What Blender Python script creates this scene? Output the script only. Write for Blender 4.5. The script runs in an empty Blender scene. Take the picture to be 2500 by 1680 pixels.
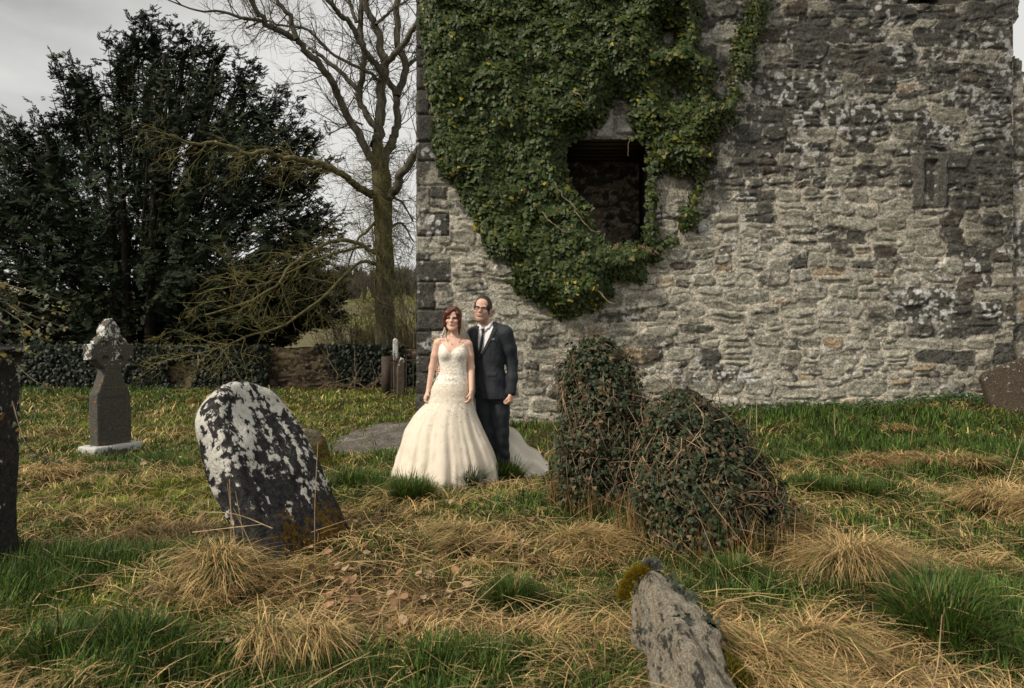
import bpy, math, random
import numpy as np
from mathutils import Matrix, Vector
PI = math.pi; R = math.radians
scene = bpy.context.scene; COL = scene.collection
rng = np.random.default_rng(7); random.seed(7)

# ------------------------------------------------------------------ camera, sky, sun, exposure
H = 1.30; F = 1700.0
cam_d = bpy.data.cameras.new('camera'); cam = bpy.data.objects.new('camera', cam_d); COL.objects.link(cam)
cam.location = (0, 0, H); cam.rotation_euler = (R(90), 0, 0)
cam_d.sensor_width = 36; cam_d.lens = 36*F/2500; cam_d.clip_start = 0.05; cam_d.clip_end = 6000
cam_d.dof.use_dof = True; cam_d.dof.focus_distance = 7.2; cam_d.dof.aperture_fstop = 5.0
scene.camera = cam
scene.view_settings.view_transform = 'Standard'; scene.view_settings.look = 'None'
scene.view_settings.exposure = 0.12; scene.view_settings.gamma = 1.0
SUN_EL, SUN_AZ = 43.0, -124.0          # azimuth measured from +Y towards +X (the camera looks along +Y)
sd = Vector((math.sin(R(SUN_AZ))*math.cos(R(SUN_EL)), math.cos(R(SUN_AZ))*math.cos(R(SUN_EL)), math.sin(R(SUN_EL))))
sun_d = bpy.data.lights.new('sun', 'SUN'); sun = bpy.data.objects.new('sun', sun_d); COL.objects.link(sun)
sun_d.energy = 3.8; sun_d.angle = R(8.0); sun_d.color = (1.0, 0.91, 0.77)
sun.rotation_euler = sd.to_track_quat('Z', 'Y').to_euler()
world = bpy.data.worlds.new('World'); scene.world = world; world.use_nodes = True
wt = world.node_tree; wt.nodes.clear()
def wn(t, **k):
    n = wt.nodes.new(t)
    for a, b in k.items(): setattr(n, a, b)
    return n
sky = wn('ShaderNodeTexSky', sky_type='NISHITA', sun_disc=False, sun_elevation=R(SUN_EL), sun_rotation=R(SUN_AZ))
bg1 = wn('ShaderNodeBackground'); bg1.inputs['Strength'].default_value = 0.07; wt.links.new(sky.outputs[0], bg1.inputs[0])
tc = wn('ShaderNodeTexCoord')
mp = wn('ShaderNodeMapping'); mp.inputs['Scale'].default_value = (1.2, 1.2, 3.2); mp.inputs['Location'].default_value = (0.35, 0.1, 0.6)
wt.links.new(tc.outputs['Generated'], mp.inputs[0])
cn = wn('ShaderNodeTexNoise'); cn.inputs['Scale'].default_value = 1.7; cn.inputs['Detail'].default_value = 6; cn.inputs['Roughness'].default_value = 0.5
wt.links.new(mp.outputs[0], cn.inputs['Vector'])
# cloud cover thins towards the middle of the view and thickens to the upper left
dt = wn('ShaderNodeVectorMath', operation='DOT_PRODUCT'); dt.inputs[1].default_value = Vector((-0.62, 0.60, 0.48)).normalized()
wt.links.new(tc.outputs['Generated'], dt.inputs[0])
mr = wn('ShaderNodeMapRange'); mr.inputs[1].default_value = 0.86; mr.inputs[2].default_value = 1.0; mr.inputs[3].default_value = 0.13; mr.inputs[4].default_value = -0.20
wt.links.new(dt.outputs['Value'], mr.inputs[0])
ad = wn('ShaderNodeMath', operation='ADD'); wt.links.new(cn.outputs['Fac'], ad.inputs[0]); wt.links.new(mr.outputs[0], ad.inputs[1])
cr = wn('ShaderNodeValToRGB'); cr.color_ramp.elements[0].position = 0.18; cr.color_ramp.elements[0].color = (0.22, 0.22, 0.21, 1)
cr.color_ramp.elements[1].position = 0.55; cr.color_ramp.elements[1].color = (0.86, 0.85, 0.82, 1)
wt.links.new(ad.outputs[0], cr.inputs[0])
bg2 = wn('ShaderNodeBackground'); bg2.inputs['Strength'].default_value = 0.86; wt.links.new(cr.outputs[0], bg2.inputs[0])
mx = wn('ShaderNodeMixShader'); mx.inputs[0].default_value = 0.95
wt.links.new(bg1.outputs[0], mx.inputs[1]); wt.links.new(bg2.outputs[0], mx.inputs[2])
wo = wn('ShaderNodeOutputWorld'); wt.links.new(mx.outputs[0], wo.inputs[0])

# ------------------------------------------------------------------ helpers
def P(px, py, Y): return np.array([(px-1250)/F*Y, Y, H-(py-840)/F*Y])

def _h(ix, iy, iz, seed):
    h = (ix.astype(np.int64)*374761393 + iy.astype(np.int64)*668265263 + iz.astype(np.int64)*2147483647 + seed*1274126177) & 0xffffffff
    h = ((h ^ (h >> 13))*1274126177) & 0xffffffff
    h = ((h ^ (h >> 16))*2246822519) & 0xffffffff
    return ((h ^ (h >> 15)) & 0xffffff)/float(0xffffff)
def n2(x, y, seed=0):
    x = np.asarray(x, float); y = np.asarray(y, float); z0 = np.zeros(1, np.int64)
    i = np.floor(x); j = np.floor(y); fx = x-i; fy = y-j
    fx = fx*fx*(3-2*fx); fy = fy*fy*(3-2*fy)
    a = _h(i, j, z0, seed); b = _h(i+1, j, z0, seed); c = _h(i, j+1, z0, seed); d = _h(i+1, j+1, z0, seed)
    return (a*(1-fx)+b*fx)*(1-fy)+(c*(1-fx)+d*fx)*fy
def fbm(x, y, seed=0, o=4, g=0.5):
    s = 0; a = 1; t = 0
    for k in range(o):
        s = s + a*n2(x*2**k+k*17.3, y*2**k+k*9.1, seed+k); t += a; a *= g
    return s/t
def n3(x, y, z, seed=0):
    i = np.floor(x); j = np.floor(y); k = np.floor(z); fx = x-i; fy = y-j; fz = z-k
    fx = fx*fx*(3-2*fx); fy = fy*fy*(3-2*fy); fz = fz*fz*(3-2*fz); r = 0
    for a in (0, 1):
        for b in (0, 1):
            for c in (0, 1):
                r = r + _h(i+a, j+b, k+c, seed)*(fx if a else 1-fx)*(fy if b else 1-fy)*(fz if c else 1-fz)
    return r
def fbm3(p, sc, seed=0, o=3):
    s = 0; a = 1; t = 0
    for k in range(o):
        q = p*sc*2**k+k*11.7; s = s+a*n3(q[:, 0], q[:, 1], q[:, 2], seed+k); t += a; a *= .5
    return s/t
def ss(a, b, x): t = np.clip((x-a)/(b-a), 0, 1); return t*t*(3-2*t)
def inpoly(x, y, poly):
    r = np.zeros(np.shape(x), bool); n = len(poly)
    for i in range(n):
        x1, y1 = poly[i]; x2, y2 = poly[(i+1) % n]
        if y1 == y2: continue
        c = ((y1 > y) != (y2 > y)) & (x < (x2-x1)*(y-y1)/(y2-y1)+x1)
        r ^= c
    return r
def sdpoly(x, y, poly):
    d = np.full(np.broadcast(x, y).shape, 1e9); n = len(poly)
    for i in range(n):
        ax, ay = poly[i]; bx, by = poly[(i+1) % n]; ex, ey = bx-ax, by-ay
        t = np.clip(((x-ax)*ex+(y-ay)*ey)/(ex*ex+ey*ey+1e-12), 0, 1)
        d = np.minimum(d, np.hypot(x-ax-t*ex, y-ay-t*ey))
    return np.where(inpoly(x, y, poly), -d, d)

def mesh_obj(name, v, faces, mat, parent=None, cols=None, smooth=False, loc=None):
    """faces: int array (n,3) or (n,4), or a list of such arrays; cols: (nverts,3)"""
    if not isinstance(faces, list): faces = [faces]
    v = np.asarray(v, np.float32)
    if loc is not None: v = v-np.asarray(loc, np.float32)
    me = bpy.data.meshes.new(name)
    me.vertices.add(len(v)); me.vertices.foreach_set('co', v.ravel())
    nl = sum(f.size for f in faces); nf = sum(len(f) for f in faces)
    me.loops.add(nl); me.polygons.add(nf)
    me.loops.foreach_set('vertex_index', np.concatenate([f.ravel() for f in faces]).astype(np.int32))
    tot = np.concatenate([np.full(len(f), f.shape[1], np.int32) for f in faces])
    st = np.concatenate([[0], np.cumsum(tot)[:-1]]).astype(np.int32)
    me.polygons.foreach_set('loop_start', st)
    me.update(calc_edges=True)
    if smooth: me.polygons.foreach_set('use_smooth', np.ones(nf, bool))
    if cols is not None:
        ca = me.color_attributes.new('Col', 'FLOAT_COLOR', 'POINT')
        c4 = np.ones((len(v), 4), np.float32); c4[:, :3] = cols; ca.data.foreach_set('color', c4.ravel())
    me.materials.append(mat); me.validate()
    o = bpy.data.objects.new(name, me); COL.objects.link(o)
    if loc is not None: o.location = loc
    if parent is not None: put(o, parent)
    return o
def put(o, parent):
    o.parent = parent
    w = Vector(parent.location); p = parent.parent
    while p is not None: w = w+Vector(p.location); p = p.parent
    o.location = Vector(o.location)-w
def tag(o, label=None, cat=None, group=None, kind=None):
    if label: o['label'] = label
    if cat: o['category'] = cat
    if group: o['group'] = group
    if kind: o['kind'] = kind
    return o
def thing(name, loc, label, cat, group=None):
    o = bpy.data.objects.new(name, None); COL.objects.link(o); o.location = [float(a) for a in loc]; o.empty_display_size = .1
    return tag(o, label, cat, group)
def grid_faces(nx, ny, keep=None):
    i = np.arange(nx-1)[:, None]; j = np.arange(ny-1)[None, :]
    a = i*ny+j; f = np.stack([a, a+ny, a+ny+1, a+1], -1)
    return f[keep] if keep is not None else f.reshape(-1, 4)
def box_arr(x0, x1, y0, y1, z0, z1):
    v = np.array([[x, y, z] for x in (x0, x1) for y in (y0, y1) for z in (z0, z1)], float)
    f = np.array([[0, 1, 3, 2], [4, 6, 7, 5], [0, 4, 5, 1], [2, 3, 7, 6], [0, 2, 6, 4], [1, 5, 7, 3]])
    return v, f
class Acc:
    def __init__(s): s.v = []; s.f = {3: [], 4: []}; s.c = []; s.n = 0
    def add(s, v, f, c=None):
        s.v.append(v); s.f[f.shape[1]].append(f+s.n); s.n += len(v)
        if c is not None: s.c.append(np.broadcast_to(np.asarray(c, float), (len(v), 3)))
    def build(s, name, mat, parent=None, smooth=False):
        fs = [np.concatenate(a) for a in (s.f[4], s.f[3]) if a]
        return mesh_obj(name, np.concatenate(s.v), fs, mat, parent, np.concatenate(s.c) if s.c else None, smooth)
def tube(acc, pts, rad, n=6, col=None):
    pts = np.asarray(pts, float); m = len(pts); rad = np.broadcast_to(np.asarray(rad, float), (m,))
    t = np.gradient(pts, axis=0); t /= np.linalg.norm(t, axis=1)[:, None]+1e-9
    ref = np.array([0, 0, 1.]) if abs(t[:, 2]).mean() < .8 else np.array([1., 0, 0])
    u = np.cross(t, ref); u /= np.linalg.norm(u, axis=1)[:, None]+1e-9; w = np.cross(t, u)
    a = np.arange(n)/n*2*PI
    v = pts[:, None]+rad[:, None, None]*(u[:, None]*np.cos(a)[None, :, None]+w[:, None]*np.sin(a)[None, :, None])
    i = np.arange(m-1)[:, None]*n; j = np.arange(n)[None]; k = (j+1) % n
    f = np.stack([i+j, i+k, i+n+k, i+n+j], -1).reshape(-1, 4)
    acc.add(v.reshape(-1, 3), f, col)
def smooth_path(p, n=4):
    p = np.asarray(p, float)
    if len(p) < 3: return p
    t = np.arange(len(p)); tt = np.linspace(0, len(p)-1, (len(p)-1)*n+1); out = []
    e = np.vstack([2*p[0]-p[1], p, 2*p[-1]-p[-2]])
    for x in tt:
        i = min(int(x), len(p)-2); f = x-i; a, b, c, d = e[i], e[i+1], e[i+2], e[i+3]
        out.append(.5*((2*b)+(c-a)*f+(2*a-5*b+4*c-d)*f*f+(3*b-a-3*c+d)*f**3))
    return np.array(out)

# ------------------------------------------------------------------ materials
class NT:
    def __init__(s, name):
        s.m = bpy.data.materials.new(name); s.m.use_nodes = True; s.t = s.m.node_tree; s.t.nodes.clear()
        s.out = s.n('ShaderNodeOutputMaterial'); s.b = s.n('ShaderNodeBsdfPrincipled'); s.l(s.b.outputs[0], s.out.inputs[0])
    def n(s, ty, **k):
        x = s.t.nodes.new(ty)
        for a, b in k.items():
            if a.startswith('i_'): x.inputs[a[2:].replace('_', ' ')].default_value = b
            else: setattr(x, a, b)
        return x
    def l(s, a, b): s.t.links.new(a, b)
    def noise(s, sc, det=4, rough=.55, vec=None, scale3=None):
        if vec is None:
            tc = s.n('ShaderNodeTexCoord'); vec = tc.outputs['Object']
        if scale3:
            mp = s.n('ShaderNodeMapping'); mp.inputs['Scale'].default_value = scale3; s.l(vec, mp.inputs[0]); vec = mp.outputs[0]
        x = s.n('ShaderNodeTexNoise'); x.inputs['Scale'].default_value = sc; x.inputs['Detail'].default_value = det; x.inputs['Roughness'].default_value = rough
        s.l(vec, x.inputs['Vector']); return x.outputs['Fac']
    def ramp(s, fac, stops):
        r = s.n('ShaderNodeValToRGB'); e = r.color_ramp.elements
        while len(e) < len(stops): e.new(.5)
        for k, (p, c) in enumerate(stops): e[k].position = p; e[k].color = (*c, 1) if isinstance(c, tuple) else (c, c, c, 1)
        s.l(fac, r.inputs[0]); return r.outputs[0]
    def mix(s, fac, a, b, mode='MIX'):
        x = s.n('ShaderNodeMixRGB', blend_type=mode)
        for sock, val in ((x.inputs[0], fac), (x.inputs[1], a), (x.inputs[2], b)):
            if isinstance(val, (int, float)): sock.default_value = val
            elif isinstance(val, tuple): sock.default_value = (*val, 1)
            else: s.l(val, sock)
        return x.outputs[0]
    def math(s, op, a, b=0.0, c=None):
        x = s.n('ShaderNodeMath', operation=op)
        for sock, val in zip(x.inputs, (a, b, c)):
            if val is None: continue
            if isinstance(val, (int, float)): sock.default_value = val
            else: s.l(val, sock)
        return x.outputs[0]
    def attr(s, name='Col'): return s.n('ShaderNodeAttribute', attribute_name=name).outputs['Color']
    def bump(s, h, strength=.5, dist=.01):
        x = s.n('ShaderNodeBump'); x.inputs['Strength'].default_value = strength; x.inputs['Distance'].default_value = dist
        s.l(h, x.inputs['Height']); s.l(x.outputs[0], s.b.inputs['Normal']); return x
    def col(s, c):
        if isinstance(c, tuple): s.b.inputs['Base Color'].default_value = (*c, 1)
        else: s.l(c, s.b.inputs['Base Color'])
        return s
    def set(s, rough=.8, spec=.3, **k):
        s.b.inputs['Roughness'].default_value = rough; s.b.inputs['Specular IOR Level'].default_value = spec
        for a, b in k.items(): s.b.inputs[a.replace('_', ' ')].default_value = b
        return s
def simple(name, c, rough=.8, spec=.3, var=.25, sc=30, **k):
    m = NT(name); f = m.noise(sc); m.col(m.mix(1, c, m.ramp(f, [(.3, 1-var), (.7, 1+var*.5)]), 'MULTIPLY')); m.set(rough, spec, **k); return m.m
def leafmat(name, rough=.5, spec=.4, trans=.25, var=True):
    m = NT(name); c = m.attr(); m.col(c); m.set(rough, spec)
    if trans:
        tr = m.n('ShaderNodeBsdfTranslucent'); m.l(c, tr.inputs[0]); x = m.n('ShaderNodeMixShader'); x.inputs[0].default_value = trans
        m.l(m.b.outputs[0], x.inputs[1]); m.l(tr.outputs[0], x.inputs[2]); m.l(x.outputs[0], m.out.inputs[0])
    return m.m
M = {}
m = NT('rubble_masonry'); f = m.noise(38, 6, .65); f2 = m.noise(150, 4, .6)
c = m.mix(1, m.attr(), m.ramp(f, [(.34, .45), (.5, 1.0), (.66, 1.5)]), 'MULTIPLY')
c = m.mix(.8, c, m.ramp(f2, [(.34, .4), (.5, 1.0), (.66, 1.6)]), 'MULTIPLY')
m.col(c); m.set(.93, .15); m.bump(m.math('ADD', f, m.math('MULTIPLY', f2, .5)), .9, .02); M['rubble'] = m.m
M['ivy'] = leafmat('ivy_leaf', .5, .22, .12); M['grass'] = leafmat('grass_blade', .55, .25, .25); M['yew'] = leafmat('yew_needle', .7, .1, .05)
M['dead'] = leafmat('dead_leaf', .8, .1, .15)
m = NT('bark'); f = m.noise(9, 6, .65, scale3=(1, 1, .35)); m.col(m.mix(1, m.attr(), m.ramp(f, [(.3, .45), (.5, .95), (.68, 1.5)]), 'MULTIPLY')); m.set(.9, .1); m.bump(f, .8, .04); M['bark'] = m.m
m = NT('ground_soil'); f = m.noise(14, 6); m.col(m.mix(1, m.attr(), m.ramp(f, [(.3, .5), (.7, 1.4)]), 'MULTIPLY')); m.set(.95, .1); m.bump(f, .6, .03); M['soil'] = m.m
m = NT('gravel'); vo = m.n('ShaderNodeTexVoronoi'); vo.inputs['Scale'].default_value = 55; tcn = m.n('ShaderNodeTexCoord'); m.l(tcn.outputs['Object'], vo.inputs['Vector'])
f = m.noise(3, 4); c = m.mix(.75, vo.outputs['Color'], (.5, .5, .5), 'MIX'); bw = m.n('ShaderNodeRGBToBW'); m.l(c, bw.inputs[0])
c = m.mix(1, m.ramp(bw.outputs[0], [(.3, (.03, .026, .022)), (.5, (.095, .083, .072)), (.68, (.27, .245, .215))]), m.ramp(f, [(.35, .75), (.65, 1.5)]), 'MULTIPLY'); m.col(m.mix(m.ramp(m.noise(9, 5), [(.52, 0.), (.62, .6)]), c, (.075, .07, .03))); m.set(.9, .2); m.bump(vo.outputs['Distance'], .8, .012); M['gravel'] = m.m

# ------------------------------------------------------------------ the ground
def gz(x, y):
    x = np.asarray(x, float); y = np.asarray(y, float)
    z = 0.13*ss(8.2, 10.2, y)*ss(-3.2, -.6, x)
    z = z+0.052*np.clip(x-.7, 0, 9)*ss(4.2, 10.2, y)*(1-ss(12, 24, y))
    near = 1-ss(21, 28, y)
    z = z+near*((fbm(x*1.1+3, y*1.1, 5, 3)-.5)*.16*(1-ss(9, 12, y)*.5) + (fbm(x*2.6, y*2.6, 9, 2)-.5)*.11)
    z = z - .09*np.exp(-((x+.2)**2/.8+(y-6.9)**2/.3))
    far = ss(24, 60, y)*-0.6 + 6.5*ss(70, 190, y)+ 26*ss(150, 430, y)
    z = z+far+ss(60, 250, y)*(fbm(x*.01+3, y*.01, 21, 3)-.5)*6
    return z
def GP(px, py, it=14):
    Y = H*F/max(py-840, 20)
    for _ in range(it):
        X = (px-1250)/F*Y; g = float(gz(X, Y)); Y = .5*Y+.5*(H-g)*F/(py-840)
    return np.array([(px-1250)/F*Y, Y, float(gz((px-1250)/F*Y, Y))])
def graded(lo, hi, a, b, st, gr):
    x = list(np.arange(a, b, st)); s = st
    while x[-1] < hi: s *= gr; x.append(x[-1]+s)
    s = st
    while x[0] > lo: s *= gr; x.insert(0, x[0]-s)
    return np.array(x)
gx = graded(-1500, 1500, -16, 9, .1, 1.25); gy = graded(-40, 2600, 0, 22, .1, 1.2)
X, Y = np.meshgrid(gx, gy, indexing='ij'); x = X.ravel(); y = Y.ravel()
z = gz(x, y)
c1 = np.array([.030, .032, .012]); c2 = np.array([.055, .040, .020]); t = fbm(x*1.5, y*1.5, 3)[:, None]
cols = c1*(1-t)+c2*t
fld = ss(60, 90, y)[:, None]; fn = ss(.42, .55, fbm(x*.02, y*.035, 8))[:, None]
cols = cols*(1-fld)+fld*(np.array([.17, .17, .055])*fn+np.array([.115, .10, .05])*(1-fn))
o = mesh_obj('ground', np.stack([x, y, z], -1), grid_faces(len(gx), len(gy)), M['soil'], cols=cols, smooth=True); tag(o, kind='structure')
path_poly = [GP(*p)[:2] for p in [(790, 1112), (812, 1082), (850, 1056), (905, 1040), (985, 1030), (1060, 1026), (1150, 1040), (1180, 1075), (1120, 1108), (950, 1114), (860, 1116)]]
pa = np.array(path_poly); px_ = np.arange(pa[:, 0].min()-.1, pa[:, 0].max()+.1, .07); py_ = np.arange(pa[:, 1].min()-.1, pa[:, 1].max()+.1, .07)
X, Y = np.meshgrid(px_, py_, indexing='ij'); dd = sdpoly(X, Y, path_poly)+(fbm(X*3, Y*3, 4)-.5)*.3
Z = gz(X, Y)+.008-.03*ss(-.05, .1, dd)+(fbm(X*14, Y*14, 24, 2)-.5)*.012
keep = (dd < .08)[:-1, :-1]
o = mesh_obj('path', np.stack([X, Y, Z], -1).reshape(-1, 3), grid_faces(len(px_), len(py_), keep), M['gravel'], smooth=True); tag(o, kind='structure')

# ------------------------------------------------------------------ rubble masonry height fields
def rubble(U, V, seed, hmin=.095, hmax=.27, wmul=(1.1, 2.8), quoin=None, relief=1.0):
    """U,V grids in metres -> height (towards the viewer), stone tint, mortar mask"""
    r = np.random.default_rng(seed); nu, nv = U.shape; du = U[1, 0]-U[0, 0]; dv = V[0, 1]-V[0, 0]; u0 = U[0, 0]; v0 = V[0, 0]
    wu = U+(fbm(U*1.7, V*1.7, seed+1)-.5)*.22+(fbm(U*9, V*9, seed+2, 3)-.5)*.055
    wv = V+(fbm(U*1.1, V*1.5, seed+3)-.5)*.26+(fbm(U*8, V*10, seed+4, 3)-.5)*.05
    best = np.full(U.shape, 9.); sid = np.zeros(U.shape, int); loc = np.zeros(U.shape); k = 1; tilt = []; u1 = U[-1, 0]; v1 = V[0, -1]
    stones = []; v = v0-.5
    while v < v1+.4:
        hh = r.uniform(hmin, hmax)
        u = u0-.6+r.uniform(0, .3)
        while u < u1+.5:
            w = hh*r.uniform(*wmul); q = r.random(); jv = r.uniform(-.03, .03)
            if q < .30 and hh > .15:
                cut = r.uniform(.35, .65); stones.append((u, w, v+jv, hh*cut)); stones.append((u+r.uniform(-.03, .03), w*r.uniform(.8, 1), v+jv+hh*cut, hh*(1-cut)))
            elif q < .42 and hh > .13:
                for s_ in range(3): stones.append((u, w, v+jv+s_*hh/3, hh/3))
            else: stones.append((u, w, v+jv, hh*r.uniform(.85, 1.12)))
            u += w
        v += hh
    if quoin: stones = [s for s in stones if s[0]+s[1]*.5 > quoin[0][0]] + quoin
    rnd = []
    for (u, w, v, hh) in stones:
        cu, cv = u+w/2, v+hh/2; a, b = w/2*.99, hh/2*.985
        i0 = max(0, int((cu-a*1.6-.2-u0)/du)); i1 = min(nu, int((cu+a*1.6+.2-u0)/du)+1); j0 = max(0, int((cv-b*1.6-.2-v0)/dv)); j1 = min(nv, int((cv+b*1.6+.2-v0)/dv)+1)
        rnd.append(r.random(4)); k = len(rnd)
        if i1 <= i0 or j1 <= j0: continue
        x = np.abs(wu[i0:i1, j0:j1]-cu)/a; y = np.abs(wv[i0:i1, j0:j1]-cv)/b; p = r.uniform(2.6, 5)
        d = (x**p+y**p)**(1/p); d = 1-(1-d)*min(a, b)/.06; sub = best[i0:i1, j0:j1]; mk = d < sub
        sub[mk] = d[mk]; sid[i0:i1, j0:j1][mk] = k
    rnd = np.array([[.5]*4]+rnd)
    R0 = rnd[sid]
    e = np.clip(1-best, 0, 1)                                   # 0 at mortar, grows into the stone (per 6 cm)
    face = ss(0, .24, e)
    bed = fbm(U*3+R0[..., 1]*40, V*19+R0[..., 2]*30, seed+6, 4)   # slaty bedding
    blob = fbm(U*6+R0[..., 0]*9, V*8, seed+7, 3)
    hgt = (-.034+.05*fbm(U*14, V*14, seed+8, 4)*.8)*(1-face)+face*((R0[..., 0]-.35)*.052+(bed-.5)*.05+(blob-.5)*.07)
    hgt = hgt-.026*np.exp(-((e-.12)/.09)**2)*(.4+.9*fbm(U*5, V*5, seed+12))+.014*(fbm(U*24, V*30, seed+13, 3)-.5)
    # some joints are packed flush with lime mortar
    flush = ss(.45, .6, fbm(U*1.3, V*1.3, seed+9)); hgt = np.where(face < .5, hgt*(1-.5*flush), hgt)
    return hgt*relief*.62, R0, face, bed
def wall_cols(U, V, R0, face, bed, seed, stain, pale=1.0):
    sh = U.shape; mort = np.array([.50, .455, .37]); a = np.array([.235, .215, .17]); b = np.array([.345, .32, .26]); w = np.array([.30, .235, .155])
    t = R0[..., 1:2]; st = (a*(1-t)+b*t)*np.array([.97, 1.0, 1.0]); st = np.where(R0[..., 3:4] > .95, w, st); st = st*(.80+.40*bed[..., None])
    c = mort*(1-face[..., None])+st*face[..., None]
    lime = ss(.54, .66, fbm(U*4, V*7, seed+31, 4))*ss(.1, .9, 1-stain); c = c*(1-.45*lime[..., None])+np.array([.50, .455, .375])*.45*lime[..., None]
    # black lichen crust: by stone and by patch
    n = fbm(U*2.1, V*2.4, seed+32, 5); nf = fbm(U*22, V*22, seed+33, 3)
    dk = ss(.50, .62, n*.42+R0[..., 2]*.36+nf*.22+stain*.25-.085)
    gap = np.exp(-((face-.22)/.20)**2)*ss(.35, .6, fbm(U*6, V*6, seed+40, 3)); c = c*(1-.55*gap[..., None])   # crevice shade painted dark along the open joints
    c = c*(1-.28*np.clip(stain, 0, 1)[..., None] if np.ndim(stain) else 1); c = c*(1-.82*dk[..., None])+np.array([.035, .034, .032])*.82*dk[..., None]
    fine = fbm(U*30, V*30, seed+36, 2); c = c*(.62+.76*fine[..., None])
    cell = fbm(U*16, V*16, seed+34, 2); sp = ss(.70, .76, cell)*ss(.48, .6, fbm(U*1.7, V*1.7, seed+35))
    big = ss(.58, .63, fbm(U*13, V*13, seed+37, 2))*ss(.60, .66, fbm(U*1.1+5, V*1.6, seed+38, 2))
    sp = np.maximum(sp*.8, big*dk)*(1-.6*np.clip(stain-.4, 0, 1))
    c = c*(1-.85*sp[..., None])+np.array([.58, .57, .54])*.85*sp[..., None]
    return np.clip(c*pale, .01, .75)
# ------------------------------------------------------------------ the ruined tower
WY = 10.2; XL = -1.40
tower = thing('stone_tower', (3, WY, 0), 'tall ruined rubble stone tower wall with a dark square window, half covered by ivy', 'ruin')
st = .0155; ug = np.arange(XL, 7.46, st); vg = np.arange(-.35, 7.6, st); U, V = np.meshgrid(ug, vg, indexing='ij')
qs = []; v = -.4; k = 0
rq = np.random.default_rng(5)
while v < 7.7:
    hh = rq.uniform(.24, .42); w = .27 if k % 2 else .52; w += rq.uniform(-.04, .06); qs.append((XL-.03, w, v, hh)); v += hh; k += 1
h, R0, face, bed = rubble(U, V, 11, quoin=None)
hq, Rq, fq, bq = rubble(U, V, 61, hmin=.26, hmax=.4, quoin=[(XL-.03, .3, 0, .3)])
# quoins: long and short dressed blocks up the left corner
lim = np.full(U.shape, 0.); qi = np.zeros(U.shape, int)
for n_, (u, w, v, hh) in enumerate(qs):
    mk = (V >= v) & (V < v+hh); qi[mk] = n_; lim[mk] = u+w
inq = U+(fbm(U*5, V*5, 44)-.5)*.07 < lim
qv0 = np.array([q[2] for q in qs])[qi]; qh = np.array([q[3] for q in qs])[qi]
ed = np.minimum(np.minimum(V-qv0, qv0+qh-V), lim-U)+(fbm(U*8, V*8, 45)-.5)*.03
fq = ss(0, .03, ed); qr = np.random.default_rng(9).random((len(qs), 4))[qi]
hq = -.02*(1-fq)+fq*(.012+(fbm(U*6, V*6, 46, 4)-.5)*.035+(qr[..., 0]-.5)*.02)
h = np.where(inq, hq, h); R0 = np.where(inq[..., None], np.stack([qr[..., 0], qr[..., 1]*.6, .55+.4*qr[..., 2], qr[..., 3]*.8], -1), R0); face = np.where(inq, fq, face)
stain = ss(1.6, 6.0, V+(fbm(U*.6, V*.6, 71)-.5)*2.2+(U-3.2)*.34)*.95+.35*ss(5.8, 7.4, U)
stain = np.clip(stain+.8*(inq & (U < XL+.6))*ss(.25, .4, fbm(U*1.4, V*1.1, 72)), 0, 1.25)
cols = wall_cols(U, V, R0, face, bed, 11, stain)
# three narrow upright slabs of an old loop let into the wall
for (a0, a1) in ((5.95, 6.13), (6.31, 6.46)):
    mk = (U > a0) & (U < a1) & (V > 3.3) & (V < 4.1); h = np.where(mk, .022+(fbm(U*7, V*7, 47)-.5)*.03, h); cols = np.where(mk[..., None], np.array([.10, .095, .08])*(.5+fbm(U*20, V*20, 48))[..., None], cols)
mk = (U > 6.13) & (U < 6.31) & (V > 3.35) & (V < 4.0); h = np.where(mk, -.01-.02*ss(6.17, 6.3, U), h)
xr = np.interp(V[0], [-.4, 5.2, 5.55, 5.72, 5.95, 6.02, 6.1, 6.26, 6.32, 6.9, 7.2, 7.6], [7.36, 7.35, 7.34, 7.35, 7.33, 7.41, 7.44, 7.43, 7.46, 7.43, 7.30, 7.36])
xr = xr+(fbm(V[0]*9, V[0]*0, 3)-.5)*.07
UX = XL+(U-XL)*((xr-XL)/(7.46-XL))[None, :]
UX = UX+(fbm(V*7, U*0+2, 91, 3)-.5)*.03*(1-ss(0, .08, U-XL))
h = h*ss(-.01, .05, U-XL)+.0
WIN = (.80, 2.085, 2.72, 4.30); WIN2 = (5.79, 6.50, 6.29, 7.2)
keep = np.ones(U.shape, bool)
for w in (WIN, WIN2): keep &= ~((UX > w[0]) & (UX < w[1]) & (V > w[2]) & (V < w[3]))
top = 7.25+.25*fbm(U[:, 0]*2, U[:, 0]*0, 92)
keep &= V < top[:, None]
kf = keep[:-1, :-1] & keep[1:, :-1] & keep[:-1, 1:] & keep[1:, 1:]
v = np.stack([UX, WY-h, V], -1).reshape(-1, 3)
mesh_obj('front_wall', v, grid_faces(len(ug), len(vg), kf), M['rubble'], tower, cols.reshape(-1, 3), True)
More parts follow.
